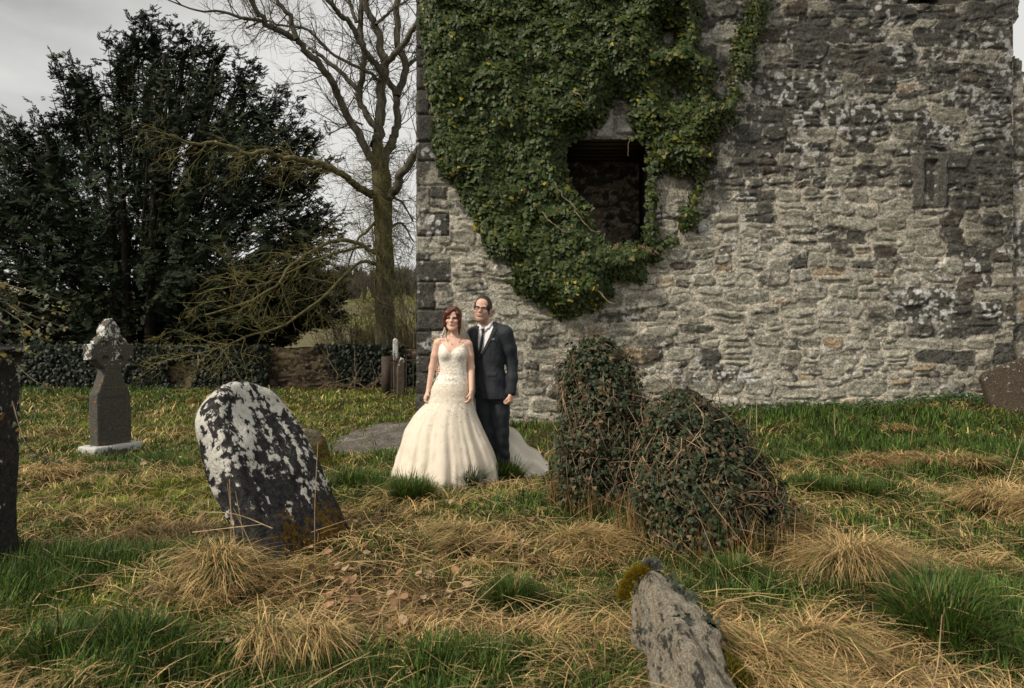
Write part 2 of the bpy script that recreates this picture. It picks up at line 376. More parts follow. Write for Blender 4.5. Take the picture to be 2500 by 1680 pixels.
# side walls and rear (rubble too), wall head
def side_wall(name, Xs, sgn, parent, y0, y1, z1, seed, stn=.4):
    a = np.arange(y0, y1+.01, .04); b = np.arange(-.3, z1, .04); A, B = np.meshgrid(a, b, indexing='ij')
    h, r0, fc, bd = rubble(A, B, seed, relief=.8); c = wall_cols(A, B, r0, fc, bd, seed, A*0+stn)
    h = h*ss(0, .08, A-y0)
    return mesh_obj(name, np.stack([Xs+sgn*h, A, B], -1).reshape(-1, 3), grid_faces(len(a), len(b))[:, ::(1 if sgn > 0 else -1)], M['rubble'], parent, c.reshape(-1, 3), True)
side_wall('side_wall', XL, -1, tower, WY, 17.5, 7.3, 101, .7); side_wall('side_wall', 7.34, 1, tower, WY, 17.5, 7.3, 102, .7)
ac = Acc()
v, f = box_arr(XL+.02, 7.30, 17.4, 17.6, -.3, 7.3); ac.add(v, f, (.2, .19, .16))
v, f = box_arr(XL+.02, 7.30, WY+.1, 17.6, 7.18, 7.26); ac.add(v, f, (.15, .14, .12)); ac.build('rear_wall', M['rubble'], tower)
def niche(w, depth, parent):
    a = np.arange(w[0]-.1, w[1]+.1, .025); b = np.arange(w[2]-.1, w[3]+.1, .025); A, B = np.meshgrid(a, b, indexing='ij')
    h, r0, fc, bd = rubble(A, B, 55, hmin=.05, hmax=.14, relief=.9); c = wall_cols(A, B, r0, fc, bd, 55, A*0+.8)*np.array([.62, .54, .45])  # back wall colour darkened to stand in for the shade inside the recess
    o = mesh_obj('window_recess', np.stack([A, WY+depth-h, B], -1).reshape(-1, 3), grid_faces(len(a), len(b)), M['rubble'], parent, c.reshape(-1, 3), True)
    ac = Acc(); t = .12
    for bx in ((w[0]-t, w[0], w[2]-t, w[3]+t), (w[1], w[1]+t, w[2]-t, w[3]+t), (w[0], w[1], w[2]-t, w[2])):
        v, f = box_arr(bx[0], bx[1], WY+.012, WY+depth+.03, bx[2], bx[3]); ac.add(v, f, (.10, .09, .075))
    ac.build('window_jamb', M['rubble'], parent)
    ac = Acc(); n = 6
    for q in range(n):
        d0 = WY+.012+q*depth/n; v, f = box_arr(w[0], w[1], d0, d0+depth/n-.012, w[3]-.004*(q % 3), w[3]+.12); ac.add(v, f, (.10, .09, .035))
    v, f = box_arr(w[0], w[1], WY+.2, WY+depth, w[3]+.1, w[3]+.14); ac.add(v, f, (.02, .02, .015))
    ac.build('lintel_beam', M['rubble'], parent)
niche(WIN, 1.22, tower); niche(WIN2, .9, tower)
# dressed lintel blocks over the window
ac = Acc()
for (x0, x1, z0, z1, g) in ((.80, 1.155, 4.302, 4.49, .22), (1.162, 1.50, 4.302, 4.80, .30), (1.507, 1.95, 4.36, 4.66, .22)):
    a = np.arange(x0, x1+.01, .03); b = np.arange(z0, z1+.01, .03); a[-1] = x1; A, B = np.meshgrid(a, b, indexing='ij')
    e = np.minimum(np.minimum(A-x0, x1-A), np.minimum(B-z0, z1-B)); d = -.05+.095*ss(-.01, .02, e)+(fbm(A*12, B*12, 3)-.5)*.02
    ac.add(np.stack([A, WY-d, B], -1).reshape(-1, 3), grid_faces(len(a), len(b)), np.array([1, .96, .88])*g*(.6+.8*fbm(A*14, B*14, 8).reshape(-1, 1)))
ac.build('window_lintel', M['rubble'], tower)
# lower wall adjoining on the right, set back
adj = thing('ruined_wall', (8.6, 10.6, 0), 'broken lower stone wall joining the right end of the tower at the picture edge', 'wall')
a = np.arange(7.25, 10.5, .03); b = np.arange(-.3, 5.65, .03); A, B = np.meshgrid(a, b, indexing='ij')
h, r0, fc, bd = rubble(A, B, 77); c = wall_cols(A, B, r0, fc, bd, 77, A*0+.6)
tp = 5.52-.5*ss(7.52, 7.6, a)-(a-7.5).clip(0)*.6+.15*(fbm(a*6, a*0, 5)-.5)
kp = (B < tp[:, None]); kf = kp[:-1, :-1] & kp[1:, 1:]
mesh_obj('wall_face', np.stack([A, 10.27-h, B], -1).reshape(-1, 3), grid_faces(len(a), len(b), kf), M['rubble'], adj, c.reshape(-1, 3), True)
ac = Acc()
for q in range(20):
    x0 = 7.3+q*.16; v, f = box_arr(x0, x0+.16, 10.33, 11.4, -.3, float(np.interp(x0+.1, a, tp))-.06); ac.add(v, f, (.1, .095, .08))
ac.build('wall_core', M['rubble'], adj)

# ------------------------------------------------------------------ boundary wall behind the graveyard
bw = thing('boundary_wall', (-7, 20, 0), 'low dark rubble boundary wall running behind the graves under the trees', 'wall')
a = np.arange(-19, 1.6, .032); b = np.arange(-.3, 1.34, .032); A, B = np.meshgrid(a, b, indexing='ij')
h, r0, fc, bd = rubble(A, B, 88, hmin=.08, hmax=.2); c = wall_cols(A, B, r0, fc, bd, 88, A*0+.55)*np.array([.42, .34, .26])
tp = 1.2+.07*(fbm(a*1.5, a*0, 5)-.5)+.05*(fbm(a*7, a*0, 6)-.5)
B2 = np.minimum(B, tp[:, None])
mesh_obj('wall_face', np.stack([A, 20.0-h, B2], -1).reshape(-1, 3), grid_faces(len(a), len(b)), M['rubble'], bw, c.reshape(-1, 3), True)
Yd = np.linspace(20.0, 20.5, 6); A, D = np.meshgrid(a[::3], Yd, indexing='ij'); T = np.interp(A[:, 0], a, tp)[:, None]+.0*D+(fbm(A*5, D*5, 3)-.5)*.05*(D > 20.05)
D2 = np.concatenate([D, D[:, -1:]], 1); T2 = np.concatenate([T, T[:, -1:]*0-.3], 1); A2 = np.concatenate([A, A[:, -1:]], 1)
mesh_obj('wall_coping', np.stack([A2, D2, T2-.01], -1).reshape(-1, 3), grid_faces(len(A2), 7), M['rubble'], bw, np.tile([[.12, .10, .07]], (A2.size, 1)), True)

# ------------------------------------------------------------------ ivy leaves
LEAF = np.array([[0, 0, 0], [.42, -.12, -.05], [.56, .22, -.10], [.30, .34, -.02], [.34, .62, -.08], [0, 1.0, -.12], [-.34, .62, -.08], [-.30, .34, -.02], [-.56, .22, -.10], [-.42, -.12, -.05], [0, .3, .06]], float)
LF = np.array([[10, i, i+1] for i in range(0, 9)]+[[10, 9, 0]])
def leaves(name, pos, nrm, size, cols, mat, parent=None, down=None, shape=LEAF, faces=LF, seed=0, loc=None, roll=.5):
    """place one leaf per pos, facing nrm, tip pointing mostly down"""
    r = np.random.default_rng(seed); n = len(pos); nrm = nrm/np.linalg.norm(nrm, axis=1)[:, None]
    d = np.tile([[0, 0, -1.]], (n, 1)) if down is None else down.copy()
    d = d+r.normal(0, roll, (n, 3)); d -= (d*nrm).sum(1)[:, None]*nrm; d /= np.linalg.norm(d, axis=1)[:, None]+1e-9
    s = np.cross(d, nrm); sz = np.broadcast_to(size, (n,))
    L = shape[None]*sz[:, None, None]
    v = pos[:, None]+L[..., 0:1]*s[:, None]+L[..., 1:2]*d[:, None]+L[..., 2:3]*nrm[:, None]
    m = len(shape); f = faces[None]+(np.arange(n)*m)[:, None, None]
    return mesh_obj(name, v.reshape(-1, 3), f.reshape(-1, 3), mat, parent, np.repeat(cols, m, 0), loc=loc)
def ivy_cols(n, r, pos, yellow=0.0, base=(.028, .048, .013)):
    base = np.array(base); c = base*r.uniform(.55, 1.5, (n, 1)); yl = r.random(n) < (.04+yellow)
    y = np.array([.105, .10, .016])*r.uniform(.6, 1.3, (n, 1)); c = np.where(yl[:, None], y, c)
    br = r.random(n) < .006; c[br] = [.28, .22, .02]
    return c
main_poly = [(1018, -150), (1020, 70), (1032, 170), (1050, 270), (1062, 370), (1080, 427), (1120, 456), (1138, 505), (1165, 545), (1184, 606), (1213, 635), (1240, 655), (1242, 690), (1272, 722), (1320, 745), (1352, 772), (1390, 782), (1430, 765), (1480, 738), (1500, 715), (1495, 690), (1572, 690), (1568, 655), (1610, 616), (1655, 590), (1650, 572), (1676, 564), (1699, 539), (1716, 487), (1716, 458), (1722, 418), (1752, 387), (1730, 360), (1748, 335), (1770, 318), (1799, 302), (1813, 223), (1840, 188), (1847, 120), (1871, 51), (1886, -150)]
holes = [[(1395, 342), (1382, 395), (1392, 440), (1425, 485), (1440, 530), (1455, 562), (1490, 592), (1570, 594), (1560, 560), (1572, 500), (1580, 400), (1578, 345), (1540, 335), (1560, 325), (1535, 290), (1530, 255), (1505, 238), (1487, 262), (1480, 285), (1450, 325), (1410, 335)],
         [(1712, -150), (1706, 127), (1745, 140), (1752, 235), (1768, 235), (1765, 130), (1795, 95), (1812, 35), (1817, -150)],
         [(1602, 426), (1630, 418), (1655, 434), (1695, 444), (1688, 470), (1662, 501), (1652, 565), (1606, 590), (1600, 500)], [(1634, 205), (1652, 205), (1655, 242), (1638, 245)], [(1612, 80), (1640, 85), (1635, 112), (1614, 108)]]
def ivy_field(n, seed):
    r = np.random.default_rng(seed); px = r.uniform(1010, 1890, n*2); py = r.uniform(-150, 800, n*2)
    d = sdpoly(px, py, main_poly)
    for hp in holes: d = np.maximum(d, -sdpoly(px, py, hp))
    edge = d+(fbm(px*.03, py*.03, 5)-.5)*34
    dens = ss(6, -22, edge)
    dens *= 1-.55*ss(1620, 1760, px)*(fbm(px*.02, py*.02, 6) < .5)
    k = r.random(n*2) < dens
    return px[k], py[k], d[k], r
ivy = thing('ivy', (.7, WY-.1, 4.2), 'thick dark green ivy hanging over the left half of the tower wall around its window', 'ivy')
def ivy_layer(name, n, seed, dark, mul):
    px, py, d, r = ivy_field(n, seed); x = (px-1250)/F*WY; z = H-(py-840)/F*WY
    clump = fbm(x*1.9, z*1.5+x*.4, 31, 3); cl2 = fbm(x*6, z*6, 32, 2)
    th = .03+mul*ss(0, 60, -d)*(.10+.42*np.clip(clump-.3, 0, 1)+.16*cl2)
    eps = .05; gxn = (fbm((x+eps)*1.9, z*1.5+(x+eps)*.4, 31, 3)-clump)/eps*.42; gzn = (fbm(x*1.9, (z+eps)*1.5+x*.4, 31, 3)-clump)/eps*.42
    y = WY-th-r.uniform(0, .07, len(x))*mul
    nrm = np.stack([-gxn*.8+r.normal(0, .33, len(x)), -np.ones(len(x)), -gzn*.8+.4+r.normal(0, .33, len(x))], -1)
    sz = r.uniform(.042, .088, len(x))*(1-.3*ss(1640, 1760, px))
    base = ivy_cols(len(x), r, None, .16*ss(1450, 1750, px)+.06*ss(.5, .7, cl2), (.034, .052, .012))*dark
    yl = (np.hypot((px-1400)/90, (py-740)/50) < 1) & (r.random(len(x)) < .12); base[yl] = [.26, .22, .03]
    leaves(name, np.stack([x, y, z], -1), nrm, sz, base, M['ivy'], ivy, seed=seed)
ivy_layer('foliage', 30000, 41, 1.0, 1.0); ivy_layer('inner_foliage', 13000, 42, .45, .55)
ac = Acc(); r = np.random.default_rng(3)
def stem(pts, w=.008, c=(.22, .17, .11), wob=.02, n=5):
    p = smooth_path(np.array(pts), 5); p = p+r.normal(0, wob*.35, p.shape); tube(globals()['ac'], p, np.linspace(w, w*.6, len(p)), n, c)
def WP(px, py, off): return P(px, py, WY)+np.array([0, -off, 0])
for L in ([(1350, 460), (1372, 495), (1395, 515), (1412, 545), (1440, 572), (1460, 575)], [(1320, 530), (1345, 555), (1380, 580)], [(1661, 355), (1668, 390), (1690, 430), (1700, 450), (1697, 447)], [(1720, 350), (1710, 400), (1700, 432), (1716, 458)], [(1395, 245), (1410, 255), (1420, 275)], [(1767, 308), (1774, 330)], [(1452, 715), (1478, 742), (1498, 745)], [(1545, 620), (1560, 655)]):
    stem([WP(a_, b_, .36 if a_ < 1500 else .10) for a_, b_ in L], .011); ac.build('stem', M['bark'], ivy); ac = Acc()
for q in range(26):
    x0 = r.uniform(1580, 1740); y0 = r.uniform(300, 470); stem([WP(x0, y0, .05), WP(x0+r.uniform(-20, 20), y0+30, .06), WP(x0+r.uniform(-30, 30), y0+r.uniform(50, 90), .04)], .006, (.13, .11, .08))
for q in range(40):
    x0 = r.uniform(1455, 1600); stem([WP(x0, 598+r.uniform(-4, 6), -.05), WP(x0+r.uniform(-15, 15), 605, .12), WP(x0+r.uniform(-30, 30), 625, .16)], .005, (.2, .14, .09))
stem([WP(1536, 342, .05), WP(1533, 360, .05), WP(1531, 385, .05)], .005)
ac.build('bare_stems', M['bark'], ivy)['kind'] = 'stuff'

# far wood, field fence and van on the hill
ac = Acc(); r = np.random.default_rng(12)
for q in range(520):
    Y = r.uniform(300, 430); X = r.uniform(-.52, -.09)*Y; g = float(gz(X, Y)); hh = r.uniform(9, 17); n = 26
    az = r.uniform(0, 2*PI, n); sp = r.uniform(.05, .5, n); z0 = r.uniform(0, .5, n)*hh; L = r.uniform(.4, .9, n)*hh*.6
    b = np.stack([np.full(n, X), np.full(n, Y), g+z0], -1); t = b+np.stack([np.cos(az)*sp*L, np.sin(az)*sp*L, L], -1); w = np.array([[.45, 0, 0]])
    v = np.stack([b-w, b+w, t], 1).reshape(-1, 3); c = np.array([.085, .075, .07])*r.uniform(.7, 1.3)
    if r.random() < .3: c = np.array([.03, .04, .03])
    ac.add(v, np.arange(3*n).reshape(-1, 3), c)
tag(ac.build('far_wood', M['dead']), 'bare brown wood along the far hillside', 'wood', kind='stuff')
ac = Acc(); r = np.random.default_rng(13)
for q in range(900):   # rough scrub and thicket between the wall and the field
    X = r.uniform(-11, 0); Y = r.uniform(26, 48); X = X*Y/22; g = float(gz(X, Y)); n = 16
    hh = r.uniform(.5, 1.5)*(1+1.6*(X > -.21*Y))
    b = np.array([X, Y, g])+np.stack([r.normal(0, .5, n), r.normal(0, .5, n), np.zeros(n)], -1); t = b+np.stack([r.normal(0, .5, n), r.normal(0, .4, n), r.uniform(.5, 1, n)*hh], -1)
    w = np.array([[.02, 0, 0]]); v = np.stack([b-w, b+w, t], 1).reshape(-1, 3); ac.add(v, np.arange(3*n).reshape(-1, 3), np.array([.17, .135, .065])*r.uniform(.5, 1.2))
tag(ac.build('scrub', M['dead']), 'brown rough scrub between the boundary wall and the field', 'scrub', kind='stuff')
van = thing('parked_van', P(745, 822, 190), 'small white van parked far off on the field beyond the wall', 'van')
M['white'] = simple('white_paint', (.72, .72, .70), .4); M['black'] = simple('black_rubber', (.02, .02, .02), .7)
vx, vy, vz = P(745, 822, 190); ac = Acc(); vz = float(gz(vx, vy))
prof = [(-1.9, .4), (-1.9, 2.0), (-1.6, 2.25), (.9, 2.25), (1.5, 1.4), (2.1, 1.2), (2.2, .4)]
pv = np.array([[vx+a_*.9, vy+s_, vz+b_] for s_ in (-.9, .9) for a_, b_ in prof]); n = 7
ac.add(pv, np.array([[i, (i+1) % n, n+(i+1) % n, n+i] for i in range(n)])); ac.add(pv[:7], np.array([[0, 1, 2], [0, 2, 3], [0, 3, 4], [0, 4, 5], [0, 5, 6]])); ac.add(pv[7:], np.array([[0, 2, 1], [0, 3, 2], [0, 4, 3], [0, 5, 4], [0, 6, 5]]))
ac.build('body', M['white'], van)
for wx in (-1.1, 1.3):
    ac = Acc(); tube(ac, [(vx+wx, vy-.92, vz+.36), (vx+wx, vy+.92, vz+.36)], .36, 12); ac.build('wheel', M['black'], van)
ac = Acc(); v, f = box_arr(vx+.75, vx+1.2, vy-.915, vy+.915, vz+1.45, vz+2.0); ac.add(v, f); ac.build('window', M['black'], van)
M['wood'] = simple('weathered_wood', (.16, .13, .08), .85)
ff = thing('field_fence', P(815, 825, 80), 'thin wooden rail fence far off on the green field beyond the boundary wall', 'fence')
for q in range(8):
    x0, y0 = -22.5+q*1.0, 80.0; g = float(gz(x0, y0)); ac = Acc(); v, f = box_arr(x0-.06, x0+.06, y0-.06, y0+.06, g-.2, g+1.2); ac.add(v, f); ac.build('post', M['wood'], ff)
for zz in (.5, .85, 1.12):
    ac = Acc(); tube(ac, [(-22.7+q*.8, 79.9, float(gz(-22.7+q*.8, 80))+zz) for q in range(10)], .045, 5); ac.build('rail', M['wood'], ff)
# ------------------------------------------------------------------ trees
def grow(acc, p0, d0, L, r0, depth, rg, droop=0.0, col=(.1, .08, .05), up=.0, kids=5, twist=.5):
    n = max(4, int(L/.28)) if depth > 0 else 5; n = min(n, 11)
    pts = [np.array(p0, float)]; d = np.array(d0, float); d /= np.linalg.norm(d); st = L/(n-1)
    for i in range(n-1):
        d = d+rg.normal(0, twist*.34, 3)+np.array([0, 0, up-droop])*st; d /= np.linalg.norm(d); pts.append(pts[-1]+d*st)
    pts = np.array(pts); rad = np.linspace(r0, r0*.35, n)
    tube(acc, pts, rad, 5 if r0 > .03 else 3, np.asarray(col)*rg.uniform(.75, 1.25))
    if depth <= 0: return
    for k in range(kids):
        f = rg.uniform(.2, .98); i = min(int(f*(n-1)), n-2); q = pts[i]+(pts[i+1]-pts[i])*(f*(n-1)-i); t = pts[i+1]-pts[i]; t /= np.linalg.norm(t)
        a = rg.normal(0, 1, 3); a -= (a@t)*t; a /= np.linalg.norm(a); ang = rg.uniform(.45, 1.05)
        grow(acc, q, t*math.cos(ang)+a*math.sin(ang), L*rg.uniform(.38, .62), max(r0*.45, .0055), depth-1, rg, droop, col, up, max(3, kids-1), twist)
TY = 22.0
ash = thing('bare_tree', P(938, 850, TY)*np.array([1, 1, 0]), 'tall leafless tree with forked mossy trunk close to the left corner of the tower', 'tree')
rg = np.random.default_rng(21); bark = np.array([.118, .106, .076]); moss = np.array([.13, .115, .03])
k = TY/F
def limb(acc, pl, w0, w1, dy0=0, dy1=0, col=bark, ns=9, wob=.05):
    n = len(pl); p = np.array([P(a, b, TY+dy0+(dy1-dy0)*i/(n-1)) for i, (a, b) in enumerate(pl)]); p = smooth_path(p, 4)
    p[1:-1] += rg.normal(0, wob, p[1:-1].shape)*min(1, w0*k*3); tube(acc, p, np.linspace(w0*1.25, w1*1.25, len(p))*k*.5, ns, col); return p
ac = Acc()
tr = [(938, 905), (938, 850), (938, 740), (940, 640), (937, 560), (934, 500), (930, 450), (926, 400), (923, 350)]
p = smooth_path(np.array([P(a, b, TY) for a, b in tr]), 4); rd = np.interp(np.arange(len(p)), np.linspace(0, len(p)-1, len(tr)), np.array([60, 48, 44, 44, 44, 46, 46, 38, 24])*k*.5)
a = np.arange(16)/16*2*PI; pv = []
for i in range(len(p)):
    rr = rd[i]*(1+.10*np.sin(3*a+.3*i)+.06*np.sin(5*a+1)+.05*rg.normal(size=16)); pv.append(p[i]+np.stack([np.cos(a)*rr, np.sin(a)*rr, a*0], -1))
pv = np.concatenate(pv); i = np.arange(len(p)-1)[:, None]*16; j = np.arange(16)[None]; jj = (j+1) % 16
tm = ss(.4, .65, fbm3(pv, 1.2, 5))[:, None]
ac.add(pv, np.stack([i+j, i+jj, i+16+jj, i+16+j], -1).reshape(-1, 4), bark*(1-tm)*.8+(bark*.5+moss*.35)*tm); trunk = ac.build('trunk', M['bark'], ash, True)
LI = [([(930, 440), (910, 395), (874, 328), (842, 271), (820, 217), (795, 179), (753, 128), (724, 99), (683, 77), (648, 54), (619, 13), (585, -60)], 17, 8, 0, -2.5),
      ([(724, 96), (708, 41), (686, 16), (668, -20)], 10, 6, -1.8, -2), ([(648, 54), (600, 45), (540, 28), (480, 26), (400, -5)], 7, 2, -2, -3),
      ([(925, 345), (919, 319), (897, 287), (877, 242), (871, 220), (839, 185), (804, 153), (772, 128), (753, 118)], 15, 6, 0, .8),
      ([(925, 198), (906, 182), (877, 166), (820, 137), (772, 92), (740, 69), (686, 62), (648, 51), (600, 70)], 7, 3, 0, -1),
      ([(878, 238), (884, 179), (890, 128), (881, 90), (881, 30), (882, -60)], 13, 9, .3, .5),
      ([(923, 350), (922, 335), (925, 281), (935, 204), (941, 166), (932, 128), (919, 73), (897, 19), (880, -50)], 23, 11, 0, .5),
      ([(934, 185), (906, 140), (881, 105), (861, 64), (830, 35), (801, 0), (770, -50)], 12, 8, 0, -1.5), ([(941, 160), (970, 124), (999, 86), (1018, 57), (1040, 10)], 13, 8, 0, -1),
      ([(919, 61), (938, 41), (964, 19), (996, 0)], 7, 4, 0, 1), ([(930, 420), (945, 372), (960, 344), (970, 303), (967, 230), (944, 191)], 20, 12, 0, 1),
      ([(970, 235), (992, 169), (973, 118), (970, 64), (971, 0), (970, -60)], 15, 12, .7, 1.2), ([(992, 166), (1018, 140), (1045, 100)], 9, 6, 1, 1),
      ([(938, 490), (955, 475), (970, 455), (989, 415), (1018, 370), (1050, 330)], 19, 14, 0, -1), ([(870, 55), (858, 20), (845, -30)], 8, 5, 0, 0),
      ([(920, 480), (897, 470), (871, 453), (849, 434), (817, 411), (772, 399), (728, 389), (683, 383), (654, 367), (600, 375), (540, 350), (470, 352), (410, 330)], 16, 4, 0, -4.5),
      ([(925, 620), (913, 614), (847, 587), (790, 598), (711, 650), (672, 700), (594, 740), (500, 770)], 9, 3, 0, -4), ([(925, 650), (880, 640), (800, 715), (700, 790), (600, 825), (520, 855), (450, 872)], 7, 2, 0, -4.5),
      ([(905, 600), (850, 610), (760, 640), (650, 690), (560, 700)], 6, 2, -.3, -3), ([(932, 520), (900, 560), (870, 590), (850, 650)], 7, 3, 0, -.7), ([(945, 560), (980, 545), (1010, 590)], 6, 3, 0, .5),
      ([(960, 480), (985, 500), (1008, 540)], 5, 3, 0, .5), ([(885, 305), (860, 300), (800, 330)], 4, 2, 0, -.5)]
limbs = []
for n_, (pl, w0, w1, d0, d1) in enumerate(LI):
    ac = Acc(); mossy = n_ in (15, 16, 17, 18, 19, 20, 21); pts = limb(ac, pl, w0, w1, d0, d1, bark*.8 if not mossy else bark*.5+moss*.5)
    ac.build('limb', M['bark'], ash, True); limbs.append((pts, w0*k*.5, w1*k*.5, mossy, n_))
ac = Acc()
for pts, r0, r1, mossy, n_ in limbs:
    L = np.linalg.norm(np.diff(pts, axis=0), axis=1).sum(); nb = int(L*(5.5 if mossy else 3.3))
    for q in range(nb):
        i = rg.integers(2, len(pts)-1); t = pts[i]-pts[i-1]; t /= np.linalg.norm(t)+1e-9; a = rg.normal(0, 1, 3); a -= (a@t)*t; a /= np.linalg.norm(a)
        low = mossy and n_ > 14; ang = rg.uniform(.5, 1.3); f = i/len(pts)
        grow(ac, pts[i], t*math.cos(ang)+a*math.sin(ang)+(np.array([0, 0, .15])), rg.uniform(.8, 1.9)*(1 if not low else .85), .013 if low else .021, 2, rg, .35 if low else .05, (bark*.4+moss*.9) if low else bark*.75, 0 if low else .25, 4 if low else 5, .6)
ac.build('twigs', M['bark'], ash)
ac = Acc()   # mossy shoots sprouting from the trunk
for q in range(420):
    i = rg.integers(6, len(p)-2); a = rg.uniform(0, 2*PI); d = np.array([math.cos(a), math.sin(a), rg.uniform(-.3, .6)])
    grow(ac, p[i]+d*rd[i]*.8, d, rg.uniform(.4, 1.0), .009, 1, rg, .5, moss*1.1, 0, 4, .8)
ac.build('trunk_shoots', M['bark'], ash)
bush = []
for (X0, Y0, n_, hgt, lab) in ((-3.0, 21.2, 20, 3.6, 'bare twiggy shrub beside the corner of the tower, right of the tall trunk'), (-5.6, 25, 26, 2.4, 'low bare shrub behind the boundary wall, left of the tall trunk'), (-2.9, 24.5, 16, 7.0, 'tall bare hazel thicket seen in the gap between trunk and tower')):
    ac = Acc(); b = np.array([X0, Y0, float(gz(X0, Y0))])
    for q in range(n_):
        d = np.array([rg.normal(0, .28), rg.normal(0, .25), 1]); grow(ac, b+np.array([rg.normal(0, .5), rg.normal(0, .4), 0]), d, hgt*rg.uniform(.6, 1.1), .022, 2, rg, .0, bark*.9+moss*.25, .1, 6, .45)
    tag(ac.build('bare_shrub', M['bark']), lab, 'shrub')

yew_poly = [(-260, 330), (-150, 290), (-60, 300), (0, 263), (35, 300), (60, 313), (80, 263), (110, 307), (150, 285), (126, 230), (170, 245), (197, 219), (160, 180), (126, 132), (181, 148), (225, 178), (291, 181), (285, 120), (252, 66), (307, 93), (329, 33), (373, 22), (422, 38), (439, 99), (466, 49), (505, 66), (549, 115), (614, 143), (647, 192), (730, 236), (746, 302), (801, 324), (713, 373), (812, 385), (770, 440), (823, 494), (856, 548), (795, 603), (856, 658), (850, 768), (760, 790), (720, 835), (660, 850), (-260, 860)]
yew = thing('yew_tree', P(330, 850, 25)*np.array([1, 1, 0]), 'huge spreading dark yew tree behind the boundary wall, filling the left sky', 'tree')
rg = np.random.default_rng(31); YY = 25.0; kk = YY/F
ac = Acc(); tips = []; sp_p = []; sp_d = []
stems = [(rg.uniform(230, 430), YY+rg.uniform(-1.5, 1.5)) for _ in range(13)]
for (sx, sy) in stems:
    b = P(sx, 880, sy); tx = 330+(sx-330)*rg.uniform(1.6, 3.0); ty = rg.uniform(120, 330)
    if not inpoly(np.array([tx]), np.array([ty]), yew_poly)[0]: ty = 330
    t = P(tx, ty, sy+rg.uniform(-1, 1)); mid = (b+t)/2+np.array([(sx-330)*-.2*kk, 0, 0]); pth = smooth_path(np.array([b, mid, t]), 8)
    tube(ac, pth, np.linspace(.20, .05, len(pth)), 8, (.025, .02, .015))
ac.build('trunk', M['bark'], yew, True)
r = rg; N = 1560; px = r.uniform(-250, 860, N*3); py = r.uniform(10, 850, N*3)
dd = sdpoly(px, py, yew_poly); k2 = dd < -2; px, py, dd = px[k2][:N], py[k2][:N], dd[k2][:N]
# tips sitting exactly on the outline give the jagged silhouette
op = np.array([q for q in yew_poly if q[1] < 800 and q[0] > -200]); ex = np.concatenate([op, (op[:-1]+op[1:])/2+r.normal(0, 6, op[1:].shape)])
px = np.concatenate([px, ex[:, 0]]); py = np.concatenate([py, ex[:, 1]]); dd = np.concatenate([dd, np.full(len(ex), -3.)])
ac = Acc()
for i in range(len(px)):
    dep = r.normal(0, 2.3)*ss(0, 120, -dd[i]); tip = P(px[i], py[i], YY+dep)
    hx = 330+(px[i]-330)*r.uniform(.15, .5); zf = r.uniform(.25, .62); base = P(hx, 850+(py[i]-850)*zf, YY+dep*.4)
    L = np.linalg.norm(tip-base); Lm = r.uniform(1.2, 3.2)
    if L > Lm: base = tip+(base-tip)*Lm/L
    mid = (base+tip)/2+np.array([0, 0, -.10*min(L, Lm)]); pth = smooth_path(np.array([base, mid, tip+np.array([0, 0, .0])]), 5)
    if i % 2 == 0: tube(ac, pth, np.linspace(.035, .01, len(pth)), 4, (.045, .035, .025))
    ns = int(8+min(L, Lm)*7.2); f = r.uniform(.15, 1, ns)**.8
    for q in f:
        j = min(int(q*(len(pth)-1)), len(pth)-2); pos = pth[j]+(pth[j+1]-pth[j])*(q*(len(pth)-1)-j); t = pth[j+1]-pth[j]; t /= np.linalg.norm(t)
        sp_p.append(pos+r.normal(0, .09, 3)); sp_d.append(t+r.normal(0, .36, 3)+np.array([0, 0, .05]))
ac.build('branches', M['bark'], yew)
# one spray: a flat feathery fan of shoots
sv = []; sf = []; rs = np.random.default_rng(4)
for q in range(15):
    yq = q/15*.85; sgn = 1 if q % 2 else -1; L = .34*(1-.55*yq)*rs.uniform(.7, 1.15); a = rs.uniform(.45, .8); w = .042
    d = np.array([sgn*math.sin(a), math.cos(a), rs.uniform(-.35, .15)]); b = np.array([0, yq, -.10*yq*yq]); s_ = np.array([d[1], -d[0], rs.uniform(-.6, .6)])*w
    n0 = len(sv); sv += [b-s_*.4, b+s_*.4, b+d*L*.6+s_, b+d*L*.6-s_, b+d*L]; sf += [[n0, n0+1, n0+2], [n0, n0+2, n0+3], [n0+3, n0+2, n0+4]]
sv = np.array(sv); sf = np.array(sf); sp_p = np.array(sp_p); sp_d = np.array(sp_d); n = len(sp_p)
sp_d /= np.linalg.norm(sp_d, axis=1)[:, None]; up = r.normal(0, .55, (n, 3))+[0, -.35, 1]
cc = np.array([.017, .027, .014])*r.uniform(.55, 1.5, (n, 1)); cc += np.array([.012, .009, .002])*(r.random((n, 1)) < .25)
cc *= (.75+.6*fbm3(sp_p, .5, 9)[:, None])
print('yew sprays', n)
leaves('foliage', sp_p, up, r.uniform(.26, .56, n), cc, M['yew'], yew, down=sp_d, shape=sv, faces=sf, seed=5, roll=.05)

